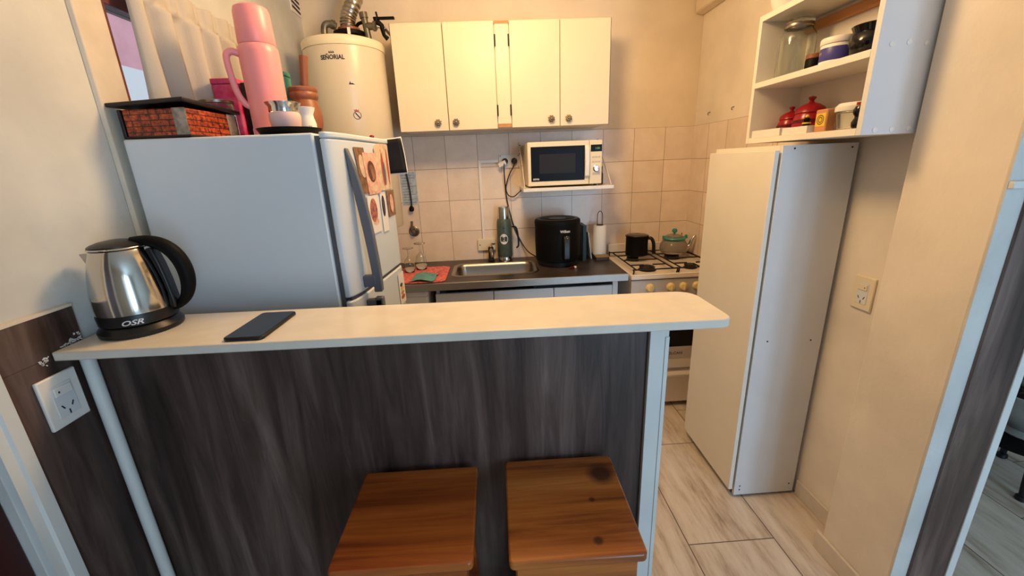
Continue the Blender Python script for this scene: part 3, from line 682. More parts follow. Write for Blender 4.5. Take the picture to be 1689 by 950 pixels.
p5 = MB(); p5.obox((-.490,2.43,2.223), (1,0,0), (0,1,0), (0,0,1), .052, .009, .005); p5.cyl((-.53,2.43,2.20),(-.53,2.43,2.228), .012); p5.cyl((-.522,2.43,2.225),(-.526,2.43,2.252), .0045); p5.tube([(-.525,2.43,2.205),(-.505,2.43,2.19),(-.50,2.44,2.15),(-.485,2.45,2.135)], [.016,.013,.009,.012], 10)
p5.build('valve_lever', M['blackm'], wh)

# ================================================================ WALL CABINET
wc = thing('upper_cabinet', 'cream white four-door cabinet hung high on the back wall', 'cabinet', (.105, 2.6, 1.68))
cb_ = MB(); cb_.box(-.468, .678, 2.472, YB-.001, 1.687, 2.205); cb_.build('body', M['melamine'], wc, bevel=.002)
for (xa, xb, hs) in ((-.471, -.207, 0), (-.203, .062, 1), (.143, .4085, -1), (.4115, .682, 0)):
    z0 = 1.682 if xa < 0 else 1.685
    d = B(xa, xb, 2.45, 2.470, z0, 2.206).build('door', M['cabdoor'], wc, bevel=.0015)
    kx = {-.471: -.262, -.203: -.164, .143: .360, .4115: .456}[xa]
    kb = MB(); kc = Vector((kx, 2.432, 1.722))
    kb.cyl((kx, 2.45, 1.722), (kx, 2.436, 1.722), .006); kb.sphere(kc, .008)
    for i in range(8):
        a = 2*PI*i/8; kb.sphere(kc + Vector((.010*math.cos(a), .002, .010*math.sin(a))), .0058, 8)
        kb.sphere(kc + Vector((.0155*math.cos(a+.4), .005, .0155*math.sin(a+.4))), .0042, 8)
    kb.build('knob', M['pewter'], d)
for (ea, eb, dr_) in ((-.4728, -.4712, 0), (.6822, .684, 1)): B(ea, eb, 2.4505, 2.4715, 1.684, 2.2055).build('edge_band', M['darkwood'], wc)
B(.066, .139, 2.452, 2.471, 1.706, 2.192).build('centre_strip', M['cabdoor'], wc, bevel=.001)
B(.064, .141, 2.452, 2.4715, 1.688, 1.7055).build('timber_rail', M['lightwood'], wc)
B(.064, .141, 2.452, 2.4715, 2.1925, 2.206).build('timber_rail', M['lightwood'], wc)
for hx in (.0665, .1385):
    for hz in (2.115, 1.775):
        hg = MB(); hg.cyl((hx, 2.449, hz-.028), (hx, 2.449, hz+.028), .004); hg.build('hinge', M['burner'], wc)

# ================================================================ MICROWAVE AND ITS SHELF
ms = thing('microwave_shelf', 'white wall shelf with slanted brackets carrying the microwave', 'shelf', (.46, 2.6, 1.33))
B(.192, .715, 2.42, YB-.007, 1.334, 1.352).build('board', M['white'], ms, bevel=.001)
for x in (.200, .700):
    b_ = MB(); b_.obox((x, 2.58, 1.4725), (1,0,0), (0,.31,.235), (0,-.235,.31), .0015, .200, .006); b_.box(x-.002, x+.002, YB-.030, YB-.0065, 1.352, 1.62); b_.build('bracket', M['white'], ms)
    for zz in (1.60, 1.55): MB().cyl((x, YB-.0315, zz), (x, YB-.029, zz), .004).build('screw', M['figb'], ms)
mw = thing('microwave_oven', 'cream white microwave oven with black door on the wall shelf', 'microwave', (.435, 2.59, 1.356))
y0 = 2.44
B(.222, .648, y0+.012, 2.73, 1.362, 1.603).build('body', M['offw'], mw, bevel=.006)
for fx in (.25, .62):
    for fy in (2.48, 2.69): MB().cyl((fx, fy, 1.352), (fx, fy, 1.363), .009).build('foot', M['black'], mw)
dd = B(.222, .574, y0, y0+.0115, 1.363, 1.603).build('door', M['offw'], mw, bevel=.004)
B(.240, .548, y0-.001, y0, 1.388, 1.577).build('door_glass', M['mwglass'], dd)
B(.288, .494, y0-.0016, y0-.001, 1.431, 1.536).build('mesh_window', mat('dark_mesh', (40, 39, 42), .4, ior=1.2), dd)
hn = MB(); hn.prism([(y0, 1.395), (y0-.018, 1.41), (y0-.024, 1.48), (y0-.018, 1.56), (y0, 1.578)], 'x', .547, .572); hn.build('door_handle', M['white'], dd, bevel=.003)
B(.5755, .648, y0, y0+.0115, 1.363, 1.603).build('control_panel', M['offw'], mw, bevel=.004)
B(.582, .646, y0-.001, y0, 1.541, 1.578).build('display', M['mwglass'], mw)
text_mb('1:00', .016, lambda x, y: (.620+x, y0-.0014, 1.553+y)).build('clock_digits', mat('green_led', (90, 130, 60), .5, emit=(120, 190, 70), estr=.6), mw, recalc=False)
for zz in (1.512, 1.486):
    for q in range(3):
        B(.590+.017*q, .604+.017*q, y0-.0015, y0, zz-.004, zz+.003).build('button', M['enamel_g'], mw, bevel=.0008)
MB().lathe([(.019,0),(.019,.004),(.015,.006),(.0135,.016),(.0,.017)], (.615, y0, 1.449), 28, (0,-1,0)).build('dial', M['chrome'], mw)
B(.594, .638, y0-.001, y0, 1.413, 1.427).build('button', M['enamel_g'], mw, bevel=.0004)
text_mb('atma', .018, lambda x, y: (.268+x, y0-.0018, 1.397+y), bold=.0004).build('lettering', M['inkw'], dd, recalc=False)
bj = thing('small_bottle', 'small black bottle tucked between microwave and its right bracket', 'bottle', (.672, 2.56, 1.352))
MB().lathe([(.015,0),(.016,.004),(.016,.06),(.010,.075),(.010,.085)], ORG[bj.name], 20).build('bottle', M['black'], bj)
MB().lathe([(.0115,.0855),(.0115,.105),(0,.106)], ORG[bj.name], 20).build('cap', M['black'], bj)

# ================================================================ SINK COUNTER
CT = .88
ct = thing('sink_counter', 'dark worn kitchen counter with metal front edge along the back wall', 'counter', (.13, 2.47, .84))
sx0, sx1, sy0, sy1 = -.250, .262, 2.318, 2.630
cm = MB(); X0, X1, Y0, Y1 = -1.0, .745, 2.205, YB-.007
hole = rrect(sx0+.012, sx1-.012, sy0+.012, sy1-.012, .045, 6)
def ring_plate(mb, outer, inner, z):
    """flat plate with a hole: fan quads between matching rings"""
    n = len(inner); mb.add([(x, y, z) for x, y in outer] + [(x, y, z) for x, y in inner], [(i, (i+1) % n, n+(i+1) % n, n+i) for i in range(n)])
def proj_out(p, cx, cy):
    dx_, dy_ = p[0]-cx, p[1]-cy; t = 1e9
    if dx_ > 1e-9: t = min(t, (X1-cx)/dx_)
    if dx_ < -1e-9: t = min(t, (X0-cx)/dx_)
    if dy_ > 1e-9: t = min(t, (Y1-cy)/dy_)
    if dy_ < -1e-9: t = min(t, (Y0-cy)/dy_)
    return (cx+dx_*t, cy+dy_*t)
# plate in strips round the hole
hx0, hx1, hy0, hy1 = sx0+.012, sx1-.012, sy0+.012, sy1-.012
cm.box(X0, hx0, Y0, Y1, CT-.03, CT); cm.box(hx1, X1, Y0, Y1, CT-.03, CT); cm.box(hx0, hx1, Y0, hy0, CT-.03, CT); cm.box(hx0, hx1, hy1, Y1, CT-.03, CT)
cm.build('worktop', M['counter'], ct, smooth=False)
ed = MB(); ed.box(X0, X1+.002, Y0-.012, Y0-.0005, CT-.040, CT+.001); ed.box(X1+.0005, X1+.003, Y0, Y1, CT-.040, CT); ed.build('metal_edge', M['metaledge'], ct, bevel=.002)
sk = thing('kitchen_sink', 'stainless steel sink bowl set into the dark counter', 'sink', (.006, 2.474, .74))
rims = [rrect(sx0-.004, sx1+.004, sy0-.004, sy1+.004, .06, 6), rrect(sx0+.006, sx1-.006, sy0+.006, sy1-.006, .055, 6), rrect(sx0+.016, sx1-.016, sy0+.016, sy1-.016, .05, 6), rrect(sx0+.022, sx1-.022, sy0+.022, sy1-.022, .05, 6), rrect(sx0+.03, sx1-.03, sy0+.03, sy1-.03, .05, 6), rrect(sx0+.06, sx1-.06, sy0+.06, sy1-.06, .03, 6)]
zs = [CT+.0005, CT+.005, CT+.002, CT-.02, CT-.125, CT-.14]
kk = MB(); n = len(rims[0]); vs = []; fs = []
for rp, z in zip(rims, zs): vs += [(x, y, z) for x, y in rp]
for j in range(5): fs += [(j*n+i, j*n+(i+1) % n, (j+1)*n+(i+1) % n, (j+1)*n+i) for i in range(n)]
fs.append(tuple(range(5*n, 6*n))); kk.add(vs, fs); kk.build('bowl', M['sink'], sk, angle=60, recalc=True)
MB().lathe([(.028,0),(.03,.002),(.03,.004),(.0,.003)], (.006, 2.474, CT-.14)).build('drain', M['chrome'], sk)
fa = thing('tap', 'short dark chrome tap behind the kitchen sink', 'tap', (-.015, 2.69, CT))
MB().lathe([(.022,0),(.024,.003),(.018,.010),(.016,.065),(.018,.075),(.018,.088),(.013,.094),(0,.095)], ORG[fa.name], 24).build('tap_body', M['burner'], fa)
MB().tube(spline([(-.015,2.685,CT+.060),(-.012,2.655,CT+.078),(-.008,2.62,CT+.075),(-.006,2.595,CT+.05)], 6), [.012]*19, 14).build('spout', M['pewter'], fa)
MB().tube([(-.015,2.69,CT+.09),(-.005,2.70,CT+.112),(.012,2.68,CT+.115)], [.008,.006,.005], 10).build('lever', M['pewter'], fa)
# units under the counter
uc = thing('sink_cabinet', 'white base cabinet with doors under the sink counter', 'cabinet', (.18, 2.48, 0))
ub = MB(); ub.box(-.335, -.317, 2.262, YB-.008, .08, .838); ub.box(.682, .700, 2.262, YB-.008, .08, .838); ub.box(-.317, .682, 2.262, YB-.008, .08, .098); ub.box(-.317, .682, YB-.014, YB-.008, .098, .838); ub.build('body', M['mel_cool'], uc)
B(-.33, .695, 2.30, 2.70, .0, .079).build('plinth', M['blackm'], uc)
for a, b_ in ((-.338, -.012), (-.008, .332), (.336, .672)):
    B(a, b_, 2.242, 2.261, .09, .806).build('door', M['mel_cool'], uc, bevel=.002)
B(.674, .703, 2.242, 2.261, .08, .839).build('stile', M['mel_cool'], uc)
sb = thing('appliance_unit', 'small white appliance half hidden between fridge and sink cabinet', 'appliance', (-.70, 2.45, 0))
MB().prism(rrect(-.94, -.378, 2.235, 2.735, .02), 'z', .01, .800).build('body', M['white'], sb, bevel=.006)
MB().prism(rrect(-.942, -.376, 2.228, 2.737, .02), 'z', .8005, .832).build('top_lid', M['white'], sb, bevel=.006)
for fx in (-.9, -.42):
    for fy in (2.28, 2.69): MB().cyl((fx, fy, 0), (fx, fy, .011), .018).build('foot', M['black'], sb)

# ================================================================ ON AND ABOVE THE COUNTER
dm = tag(MB().prism(rrect(-.66, -.275, 2.222, 2.585, .045), 'z', CT+.001, CT+.005).build('dish_mat', M['redcloth'], bevel=.001), 'coral red drying mat on the counter left of the sink', 'mat')
def cl(u, v):
    x = -.475 + .130*u + .03*v; y = 2.222 + .16*v
    return (x + .006*math.sin(7*v), y + .01*math.sin(5*u), CT + .010 + .010*abs(math.sin(3.1*u+1.2*v)) + (.012 if u > .8 and v > .6 else 0)*(u-.8)*5)
tag(MB().grid(24, 20, cl).build('dish_cloth', M['tealcloth'], solid=.003, angle=180), 'folded teal cloth lying on the coral mat', 'cloth')
def wineglass(label, x, y, s):
    t = thing('wine_glass', label, 'glass', (x, y, CT+.0052), 0, 'upturned wine glasses')
    MB().lathe([(.030*s,0),(.0335*s,.03*s),(.034*s,.05*s),(.026*s,.082*s),(.010*s,.098*s),(.0045*s,.104*s),(.004*s,.145*s),(.008*s,.152*s),(.033*s,.156*s),(.0335*s,.158*s),(.0,.159*s),], ORG[t.name], 28, close=False).build('goblet', M['glass'], t, solid=.0013, recalc=False)
    return t
wineglass('upturned wine glass half hidden by the fridge edge', -.512, 2.475, .93)
wineglass('taller upturned wine glass standing further from the fridge', -.450, 2.535, 1.03)
th = thing('steel_flask', 'dark green steel flask with round white emblem on the counter', 'thermos', (.079, 2.68, CT))
o = ORG[th.name]
MB().lathe([(.044,0),(.047,.002),(.047,.028),(.046,.03)], o, 40).build('base_ring', M['steel'], th)
MB().lathe([(.0465,.0305),(.0485,.034),(.0485,.235),(.046,.258),(.041,.272),(.039,.276)], o, 40).build('body', M['green'], th)
MB().lathe([(.0375,.2765),(.0375,.280),(.0365,.345),(.034,.352),(0,.353)], o, 40).build('cup_lid', M['steel'], th)
MB().tube(spline([o+Vector((.050,-.01,.222)), o+Vector((.072,-.02,.222)), o+Vector((.083,-.022,.195)), o+Vector((.088,-.022,.14)), o+Vector((.087,-.022,.10)), o+Vector((.074,-.02,.085))], 6), .0055, 10).build('handle', M['black'], th)
def onfl(R, z0): return lambda x, y: (o.x + R*math.sin(x/R - .12), o.y - R*math.cos(x/R - .12), o.z + z0 + y)
g = onfl(.0491, .150); em = MB(); em.add([g(0,0)] + [g(.027*math.cos(2*PI*i/32), .034*math.sin(2*PI*i/32)) for i in range(32)], [(0, 1+i, 1+(i+1) % 32) for i in range(32)]); em.build('emblem', M['paper'], th, recalc=False)
g = onfl(.0496, .150); sh = MB()
sh.add([g(-.015,.013), g(-.011,.013), g(-.011,-.004), g(-.002,-.012), g(-.002,-.018), g(-.013,-.008)], [(0,1,2,3,4,5)])
sh.add([g(.015,.013), g(.011,.013), g(.011,-.004), g(-.002,-.012), g(-.002,-.018), g(.013,-.008)], [(0,1,2,3,4,5)])
sh.add([g(-.004,.013), g(.010,.013), g(.010,.009), g(0,.009), g(0,-.006), g(-.004,-.006)], [(0,1,2,3,4,5)])
sh.add([g(0,.004), g(.008,.004), g(.008,.0), g(0,.0)], [(0,1,2,3)])
sh.add([g(-.016,.020), g(.016,.020), g(.013,.024), g(-.013,.024)], [(0,1,2,3)])
sh.build('emblem_mark', M['ink'], th, recalc=False)
MB().add([g(-.004,.067), g(.006,.067), g(.004,.073), g(-.002,.074)], [(0,1,2,3)]).build('small_logo', M['ink'], th, recalc=False)

af = thing('air_fryer', 'large black air fryer with drawer handle on the counter', 'air fryer', (.402, 2.53, CT))
o = ORG[af.name]
MB().lathe([(.118,.0),(.124,.004),(.126,.028),(.130,.032)], o, 56).build('base', M['black'], af)
MB().lathe([(.1325,.0325),(.1355,.05),(.1380,.15),(.1370,.235),(.139,.250),(.1405,.262),(.1385,.276),(.128,.284)], o, 56).build('body', M['blackm'], af)
MB().lathe([(.1275,.2842),(.118,.2862),(.106,.2835),(.0,.2845)], o, 56, close=False).build('top_panel', mat('black_satin_panel', (50, 43, 38), .42), af)
hb = MB(); hb.prism([(o.y-.139, o.z+.055), (o.y-.139, o.z+.195), (o.y-.154, o.z+.195), (o.y-.172, o.z+.165), (o.y-.172, o.z+.06), (o.y-.160, o.z+.05)], 'x', o.x+.012, o.x+.048)
hb.build('drawer_handle', M['black'], af, bevel=.005)
text_mb('Wilken', .021, lambda x, y: (o.x + .1398*math.sin((x+.026)/.1398), o.y - .1398*math.cos((x+.026)/.1398), o.z+.213+y), bold=.0006).build('lettering', M['inkw'], af, recalc=False)
for q in range(3): MB().sphere((o.x+.030+.004*q, o.y-.155-.005*q, o.z+.193-.010*q), .0022, 8).build('indicator_light', M['inkw'], af)
tag(MB().prism(rrect(.566, .590, 2.55, 2.70, .003), 'z', CT, CT+.225).build('book', mat('dark_teal_cover', (24, 42, 46), .5)), 'dark teal book standing upright beside the air fryer', 'book')
cbd = tag(MB().obox((.622, 2.66, CT+.0885), (1,0,.13), (0,1,0), (-.13,0,1), .003, .07, .087).build('cutting_board', M['bluepaper'], bevel=.001), 'thin pale board leaning by the book next to the paper towel', 'board')
tw = thing('paper_towel_holder', 'white paper towel roll on a wire holder with loop top', 'paper towel', (.700, 2.655, CT))
o = ORG[tw.name]
B(o.x-.043, o.x+.040, o.y-.045, o.y+.05, CT, CT+.018).build('base', M['darkwood'], tw, bevel=.002)
MB().lathe([(.016,.019),(.0425,.019),(.0435,.022),(.0415,.205),(.040,.208),(.016,.208)], o, 36).build('towel_roll', M['paper'], tw)
MB().lathe([(.014,.2085),(.022,.2085),(.022,.213),(.014,.213)], o, 24).build('core_ring', M['burner'], tw)
MB().tube(spline([o+Vector((-.017,0,.213)), o+Vector((-.0165,0,.27)), o+Vector((-.010,0,.292)), o+Vector((0,0,.298)), o+Vector((.010,0,.292)), o+Vector((.0165,0,.27)), o+Vector((.017,0,.213))], 5), .0022, 8).build('wire_loop', M['burner'], tw)
wb = thing('trinket_box', 'small wooden box in front of the paper towel roll', 'box', (.688, 2.565, CT))
B(.650, .735, 2.535, 2.60, CT, CT+.020).build('box', M['darkwood'], wb, bevel=.002)
B(.650, .735, 2.535, 2.60, CT+.0205, CT+.026).build('lid', mat('olive_card', (140, 116, 66), .6), wb, bevel=.001)
lt = thing('lighter', 'small red and white lighter on the counter by the air fryer', 'lighter', (.47, 2.40, CT))
MB().obox((.462, 2.37, CT+.007), (1,.4,0), (-.4,1,0), (0,0,1), .016, .007, .006).build('body', M['redd'], lt, bevel=.002)
MB().obox((.483, 2.3785, CT+.007), (1,.4,0), (-.4,1,0), (0,0,1), .0065, .0065, .0055).build('cap', M['white'], lt, bevel=.001)

# ------------------------------------------------- back-wall fittings
TY = YB-.0065
cd = thing('cable_duct', 'white cable duct running down the tiles to a junction box', 'duct', (-.05, TY, 1.0))
B(-.066, -.050, TY-.012, TY, 1.018, 1.520).build('duct', M['white'], cd, bevel=.001)
B(-.0495, .062, TY-.012, TY, 1.503, 1.520).build('duct', M['white'], cd, bevel=.001)
jb = B(-.100, .018, TY-.02, TY, .942, 1.0175).build('junction_box', M['offw'], cd, bevel=.002)
for x in (-.086, .004): MB().cyl((x, TY-.0205, .98), (x, TY-.02, .98), .004).build('screw', M['burner'], jb)
so = thing('double_socket', 'double wall socket with two black plugs on the back tiles', 'socket', (.132, TY, 1.465))
B(.066, .200, TY-.009, TY, 1.466, 1.548).build('plate', M['white'], so, bevel=.003)
for x in (.104, .163): MB().cyl((x, TY-.0091, 1.508), (x, TY-.012, 1.508), .021).build('socket_face', M['white'], so)
for (sx, sz) in ((.076, 1.540), (.190, 1.540), (.190, 1.474)): MB().cyl((sx, TY-.0092, sz), (sx, TY-.0098, sz), .003).build('screw', M['ink'], so)
def plug_cord(label, px, pts, tagm=False):
    t = thing('power_cord', label, 'cord', (px, TY-.02, 1.49), 0, None)
    MB().lathe([(.019,0),(.019,.022),(.010,.036),(0,.037)], (px, TY-.0122, 1.508), 20, (0,-1,0)).build('plug', M['black'], t)
    MB().tube(spline([(px, TY-.045, 1.505)] + pts, 8), .0036, 8).build('cord', M['black'], t)
    return t
pc = plug_cord('black cord dropping from the left plug to the air fryer', .104, [(.096, TY-.05, 1.48), (.098, TY-.03, 1.38), (.104, TY-.022, 1.29), (.118, TY-.018, 1.21), (.145, TY-.018, 1.10), (.185, TY-.018, 1.00), (.23, 2.70, .93), (.282, 2.645, .90)])
MB().obox((.085, TY-.052, 1.494), (1,0,.45), (0,1,0), (-.45,0,1), .024, .0008, .013).build('white_tag', M['paper'], pc)
plug_cord('black cord looping from the right plug to the microwave', .163, [(.155, TY-.05, 1.475), (.125, TY-.035, 1.42), (.103, TY-.030, 1.345), (.118, TY-.032, 1.298), (.150, TY-.03, 1.288), (.176, TY-.03, 1.305), (.20, TY-.025, 1.325), (.215, TY-.020, 1.3295)])
vl = thing('stop_valve', 'round chrome stop valve on the back tiles above the glasses', 'valve', (-.512, TY, 1.09))
MB().lathe([(.033,0),(.034,.006),(.027,.011),(.024,.010),(.020,.014),(.014,.012),(.010,.030),(.013,.032),(.013,.038),(0,.039)], (-.512, TY, 1.092), 28, (0,-1,0)).build('flange', M['pewter'], vl)
MB().obox((-.517, TY-.037, 1.132), (1,0,0), (0,1,0), (.08,0,1), .008, .004, .030).build('lever', M['pewter'], vl, bevel=.002)
hc = thing('hanging_cord', 'dark cord with a plug hanging in front of the notice', 'cord', (-.51, TY-.02, 1.23))
MB().tube(spline([(-.532, TY-.014, 1.56), (-.52, TY-.018, 1.46), (-.510, TY-.02, 1.37), (-.507, TY-.02, 1.28), (-.510, TY-.02, 1.25)], 6), .0045, 8).build('cord', M['black'], hc)
MB().lathe([(.008,0),(.015,.006),(.016,.022),(.008,.034)], (-.511, TY-.020, 1.222), 18).build('plug', M['blackm'], hc)
MB().cyl((-.532, TY, 1.56), (-.532, TY-.02, 1.56), .005).build('nail', M['burner'], hc)
nt_ = thing('paper_notice', 'bluish printed notice stuck on the tiles behind the fridge', 'notice', (-.515, TY, 1.26))
B(-.566, -.466, TY-.0008, TY, 1.260, 1.468).build('sheet', M['bluepaper'], nt_)
ln = MB()
for i in range(11): ln.box(-.558, -.475 - .02*(i % 3), TY-.0012, TY-.0009, 1.276+.017*i, 1.279+.017*i)
ln.build('print_lines', M['figg'], nt_)
hk = []
for y in (2.575, 2.325):
    h_ = MB(); h_.cyl((XR, y, 1.738), (XR-.012, y, 1.735), .002, n=8); h_.tube([(XR-.012, y, 1.735), (XR-.014, y, 1.727), (XR-.010, y, 1.722)], .002, 8)
    h_.build('wall_hook', M['burner'])
    hk.append(bpy.context.scene.objects[-1] if False else None)
hs_ = [ob for ob in C.objects if ob.name.startswith('wall_hook')]
hs_.sort(key=lambda ob: -ob.location.y)
tag(hs_[0], 'tiny dark wall hook above the side tiles, nearer the back corner', 'hook', 'wall hooks')
tag(hs_[1], 'tiny dark wall hook above the side tiles, nearer the open shelf', 'hook', 'wall hooks')

# ================================================================ STOVE
ST = .868
sv = thing('gas_stove', 'white four-burner gas stove in the right back corner', 'stove', (1.045, 2.47, 0))
a0, a1, b0, b1 = .768, 1.312, 2.205, 2.735
B(a0+.006, a1-.006, b0+.02, b1, .035, ST-.032).build('body', M['enamel'], sv, bevel=.003)
tp = MB(); tp.box(a0, a1, b0-.004, b1, ST-.030, ST-.010); tp.box(a0, a1, b0-.004, b0+.03, ST-.010, ST-.002); tp.box(a0, a0+.02, b0+.03, b1, ST-.010, ST-.002); tp.box(a1-.02, a1, b0+.03, b1, ST-.010, ST-.002)
tp.build('hob', M['enamel'], sv, bevel=.004)
B(a0+.012, a1-.004, b1-.008, b1+.010, ST-.008, ST+.075).build('back_guard', M['enamel'], sv, bevel=.003)
B(a0+.004, a1-.004, b0+.004, b0+.0195, .730, ST-.036).build('control_panel', M['enamel_g'], sv, bevel=.002)
for i, x in enumerate((.878, .998, 1.072, 1.149, 1.228)):
    kn = MB(); kn.lathe([(.0245,0),(.0245,.006),(.021,.010),(.019,.020),(.0,.021)], (x, b0+.004, .787), 28, (0,-1,0)); kn.obox((x, b0-.020, .787), (1,0,0), (0,1,0), (.0,0,1), .004, .006, .018)
    kn.build('knob', M['cream'], sv, bevel=.0015)
od = B(a0+.006, a1-.006, b0, b0+.0195, .270, .725).build('oven_door', M['enamel'], sv, bevel=.003)
B(a0+.05, a1-.03, b0-.0012, b0, .412, .66).build('oven_glass', M['blackg'], od)
B(a0+.012, a1-.012, b0-.002, b0, .335, .411).build('lower_band', M['enamel_g'], od)
B(a0+.08, a1-.08, b0-.035, b0-.018, .68, .70).build('door_handle', M['steel'], od, bevel=.005)
for x in (a0+.1, a1-.1): B(x-.01, x+.01, b0-.018, b0, .683, .697).build('handle_post', M['steel'], od)
text_mb('VOLCAN', .024, lambda x, y: (1.045+x, b0-.0026, .362+y), bold=.0003, xs=1.1).build('lettering', M['ink'], od, recalc=False)
dr = MB(); dr.prism([(b0+.019, .035), (b0+.004, .035), (b0+.001, .20), (b0-.006, .212), (b0-.006, .225), (b0+.019, .252)], 'x', a0+.006, a1-.006); dr.build('drawer', M['enamel'], sv, bevel=.002)
for x in (a0+.05, a1-.05):
    for y in (b0+.06, b1-.05): MB().cyl((x, y, 0), (x, y, .035), .016).build('foot', M['black'], sv)
for (x, y, r) in ((.905, 2.335, .045), (.905, 2.595, .038), (1.165, 2.335, .034), (1.165, 2.595, .045)):
    MB().lathe([(r*1.15,0),(r*1.15,.004),(r*.9,.006),(r*.9,.014),(r,.015),(r,.021),(r*.9,.024),(0,.025)], (x, y, ST-.010), 28).build('burner', M['burner'], sv)
for (gx0, gx1) in ((.785, 1.035), (1.045, 1.297)):
    g_ = MB(); z = ST+.022; r = .0042; gy0, gy1 = b0+.022, b1-.03
    for y in (gy0, gy1): g_.tube([(gx0, y, z), (gx1, y, z)], r, 8)
    for x in (gx0+.018, gx1-.018): g_.tube([(x, gy0, z), (x, gy1, z)], r, 8)
    for (x, y) in ((gx0, gy0), (gx1, gy0), (gx0, gy1), (gx1, gy1)):
        sy = -1 if y == gy0 else 1
        g_.tube(spline([(x, y, z), (x, y+sy*.008, z+.004), (x, y+sy*.010, z-.010), (x, y+sy*.002, ST-.001)], 4), r, 8)
    cx = (gx0+gx1)/2
    g_.tube([(gx0+.018, (gy0+gy1)/2, z), (gx1-.018, (gy0+gy1)/2, z)], r, 8)
    for y in (2.335, 2.595):
        g_.tube([(gx0+.018, y, z), (cx-.028, y, z)], r, 8); g_.tube([(gx1-.018, y, z), (cx+.028, y, z)], r, 8)
        ya = gy0 if y < 2.45 else gy1
        g_.tube([(cx, ya, z), (cx, y+(.028 if ya > y else -.028), z)], r, 8)
    g_.build('grate', M['iron'], sv)
mk = thing('milk_pot', 'black enamel milk pot with handle on the left back burner', 'pot', (.925, 2.585, ST+.0263))
o = ORG[mk.name]
MB().lathe([(.062,0),(.068,.004),(.069,.010),(.069,.118),(.073,.126),(.0725,.128),(.067,.122),(.066,.012),(0,.010)], o, 40).build('pot', M['blackm'], mk)
MB().lathe([(.070,.1285),(.060,.133),(.02,.136),(0,.136)], o, 40, close=False).build('flat_lid', mat('dark_glass_lid', (52, 46, 42), .25), mk, solid=.002)
hd_ = Vector((.95, -.3, 0)).normalized()
MB().tube(spline([o+hd_*.066+Vector((0,0,.110)), o+hd_*.088+Vector((0,0,.108)), o+hd_*.102+Vector((0,0,.08)), o+hd_*.106+Vector((0,0,.04)), o+hd_*.108+Vector((0,0,.012))], 5), [.009,.0095,.010,.0105,.011]+[.011]*16, 12).build('handle', M['black'], mk)
tk = thing('teapot', 'smoky glass teapot with teal lid on the right back burner', 'teapot', (1.175, 2.60, ST+.0263))
o = ORG[tk.name]
MB().lathe([(.070,0),(.082,.006),(.088,.030),(.084,.058),(.070,.082),(.060,.088)], o, 44).build('body', M['teaglass'], tk)
MB().lathe([(.0605,.0885),(.070,.090),(.074,.096),(.070,.103),(.060,.104)], o, 40).build('collar', M['teal'], tk)
MB().lathe([(.058,.1042),(.045,.116),(.02,.122),(0,.123)], o, 40, close=False).build('lid', M['teaglass'], tk, solid=.002)
MB().lathe([(.006,.122),(.006,.130),(.015,.136),(.017,.146),(.012,.156),(0,.159)], o, 24).build('lid_knob', M['teal'], tk)
for sx in (-1, 1): MB().obox(o+Vector((sx*.074, -.01, .104)), (1,0,0), (0,1,0), (0,0,1), .006, .010, .012).build('handle_lug', M['teal'], tk, bevel=.003)
MB().tube(spline([o+Vector((.080,-.01,.030)), o+Vector((.098,-.014,.045)), o+Vector((.108,-.016,.075)), o+Vector((.120,-.018,.100)), o+Vector((.132,-.02,.112))], 6), [.016 - .011*i/24 for i in range(25)], 14).build('spout', M['steel'], tk)
tag(MB().cyl((1.262, 2.70, ST-.0), (1.282, 2.722, ST+.13), .0035, .0035, 8).build('skewer', M['burner']), 'thin metal skewer standing behind the teapot at the wall', 'skewer')

# ================================================================ TALL CABINET
tc_ = thing('tall_cabinet', 'tall white narrow cabinet against the right wall', 'cabinet', (1.17, 1.69, 0))
Ya, Yb_ = 1.474, 1.918
B(1.032, 1.308, Ya, Ya+.016, .012, 1.520).build('side_panel', M['mel_cool'], tc_, bevel=.001)
cbm = MB(); cbm.box(1.032, 1.308, Yb_-.016, Yb_, .012, 1.520); cbm.box(1.032, 1.308, Ya+.0165, Yb_-.0165, 1.502, 1.520); cbm.box(1.032, 1.308, Ya+.0165, Yb_-.0165, .03, .048); cbm.box(1.302, 1.308, Ya+.0165, Yb_-.0165, .049, 1.50)
cbm.build('carcass', M['melamine'], tc_)
# door hangs a little low and open at its near edge
dv = []
for (x, y) in ((1.007, Ya+.004), (1.0245, Ya+.004), (1.0285, Yb_+.012), (1.011, Yb_+.012)): dv.append((x, y))
MB().prism(dv, 'z', .042, 1.503).build('door', M['melamine'], tc_, bevel=.0015)
for (x, z) in ((1.075, 1.508), (1.285, 1.505), (1.082, .77), (1.263, .765), (1.056, .060), (1.056, .040), (1.285, .055)):
    MB().cyl((x, Ya, z), (x, Ya-.0008, z), .0035, n=12).build('screw_hole', M['ink'], tc_)
for x in (1.052, 1.285):
    for y in (Ya+.03, Yb_-.03): MB().cyl((x, y, 0), (x, y, .012), .014).build('foot', M['black'], tc_)

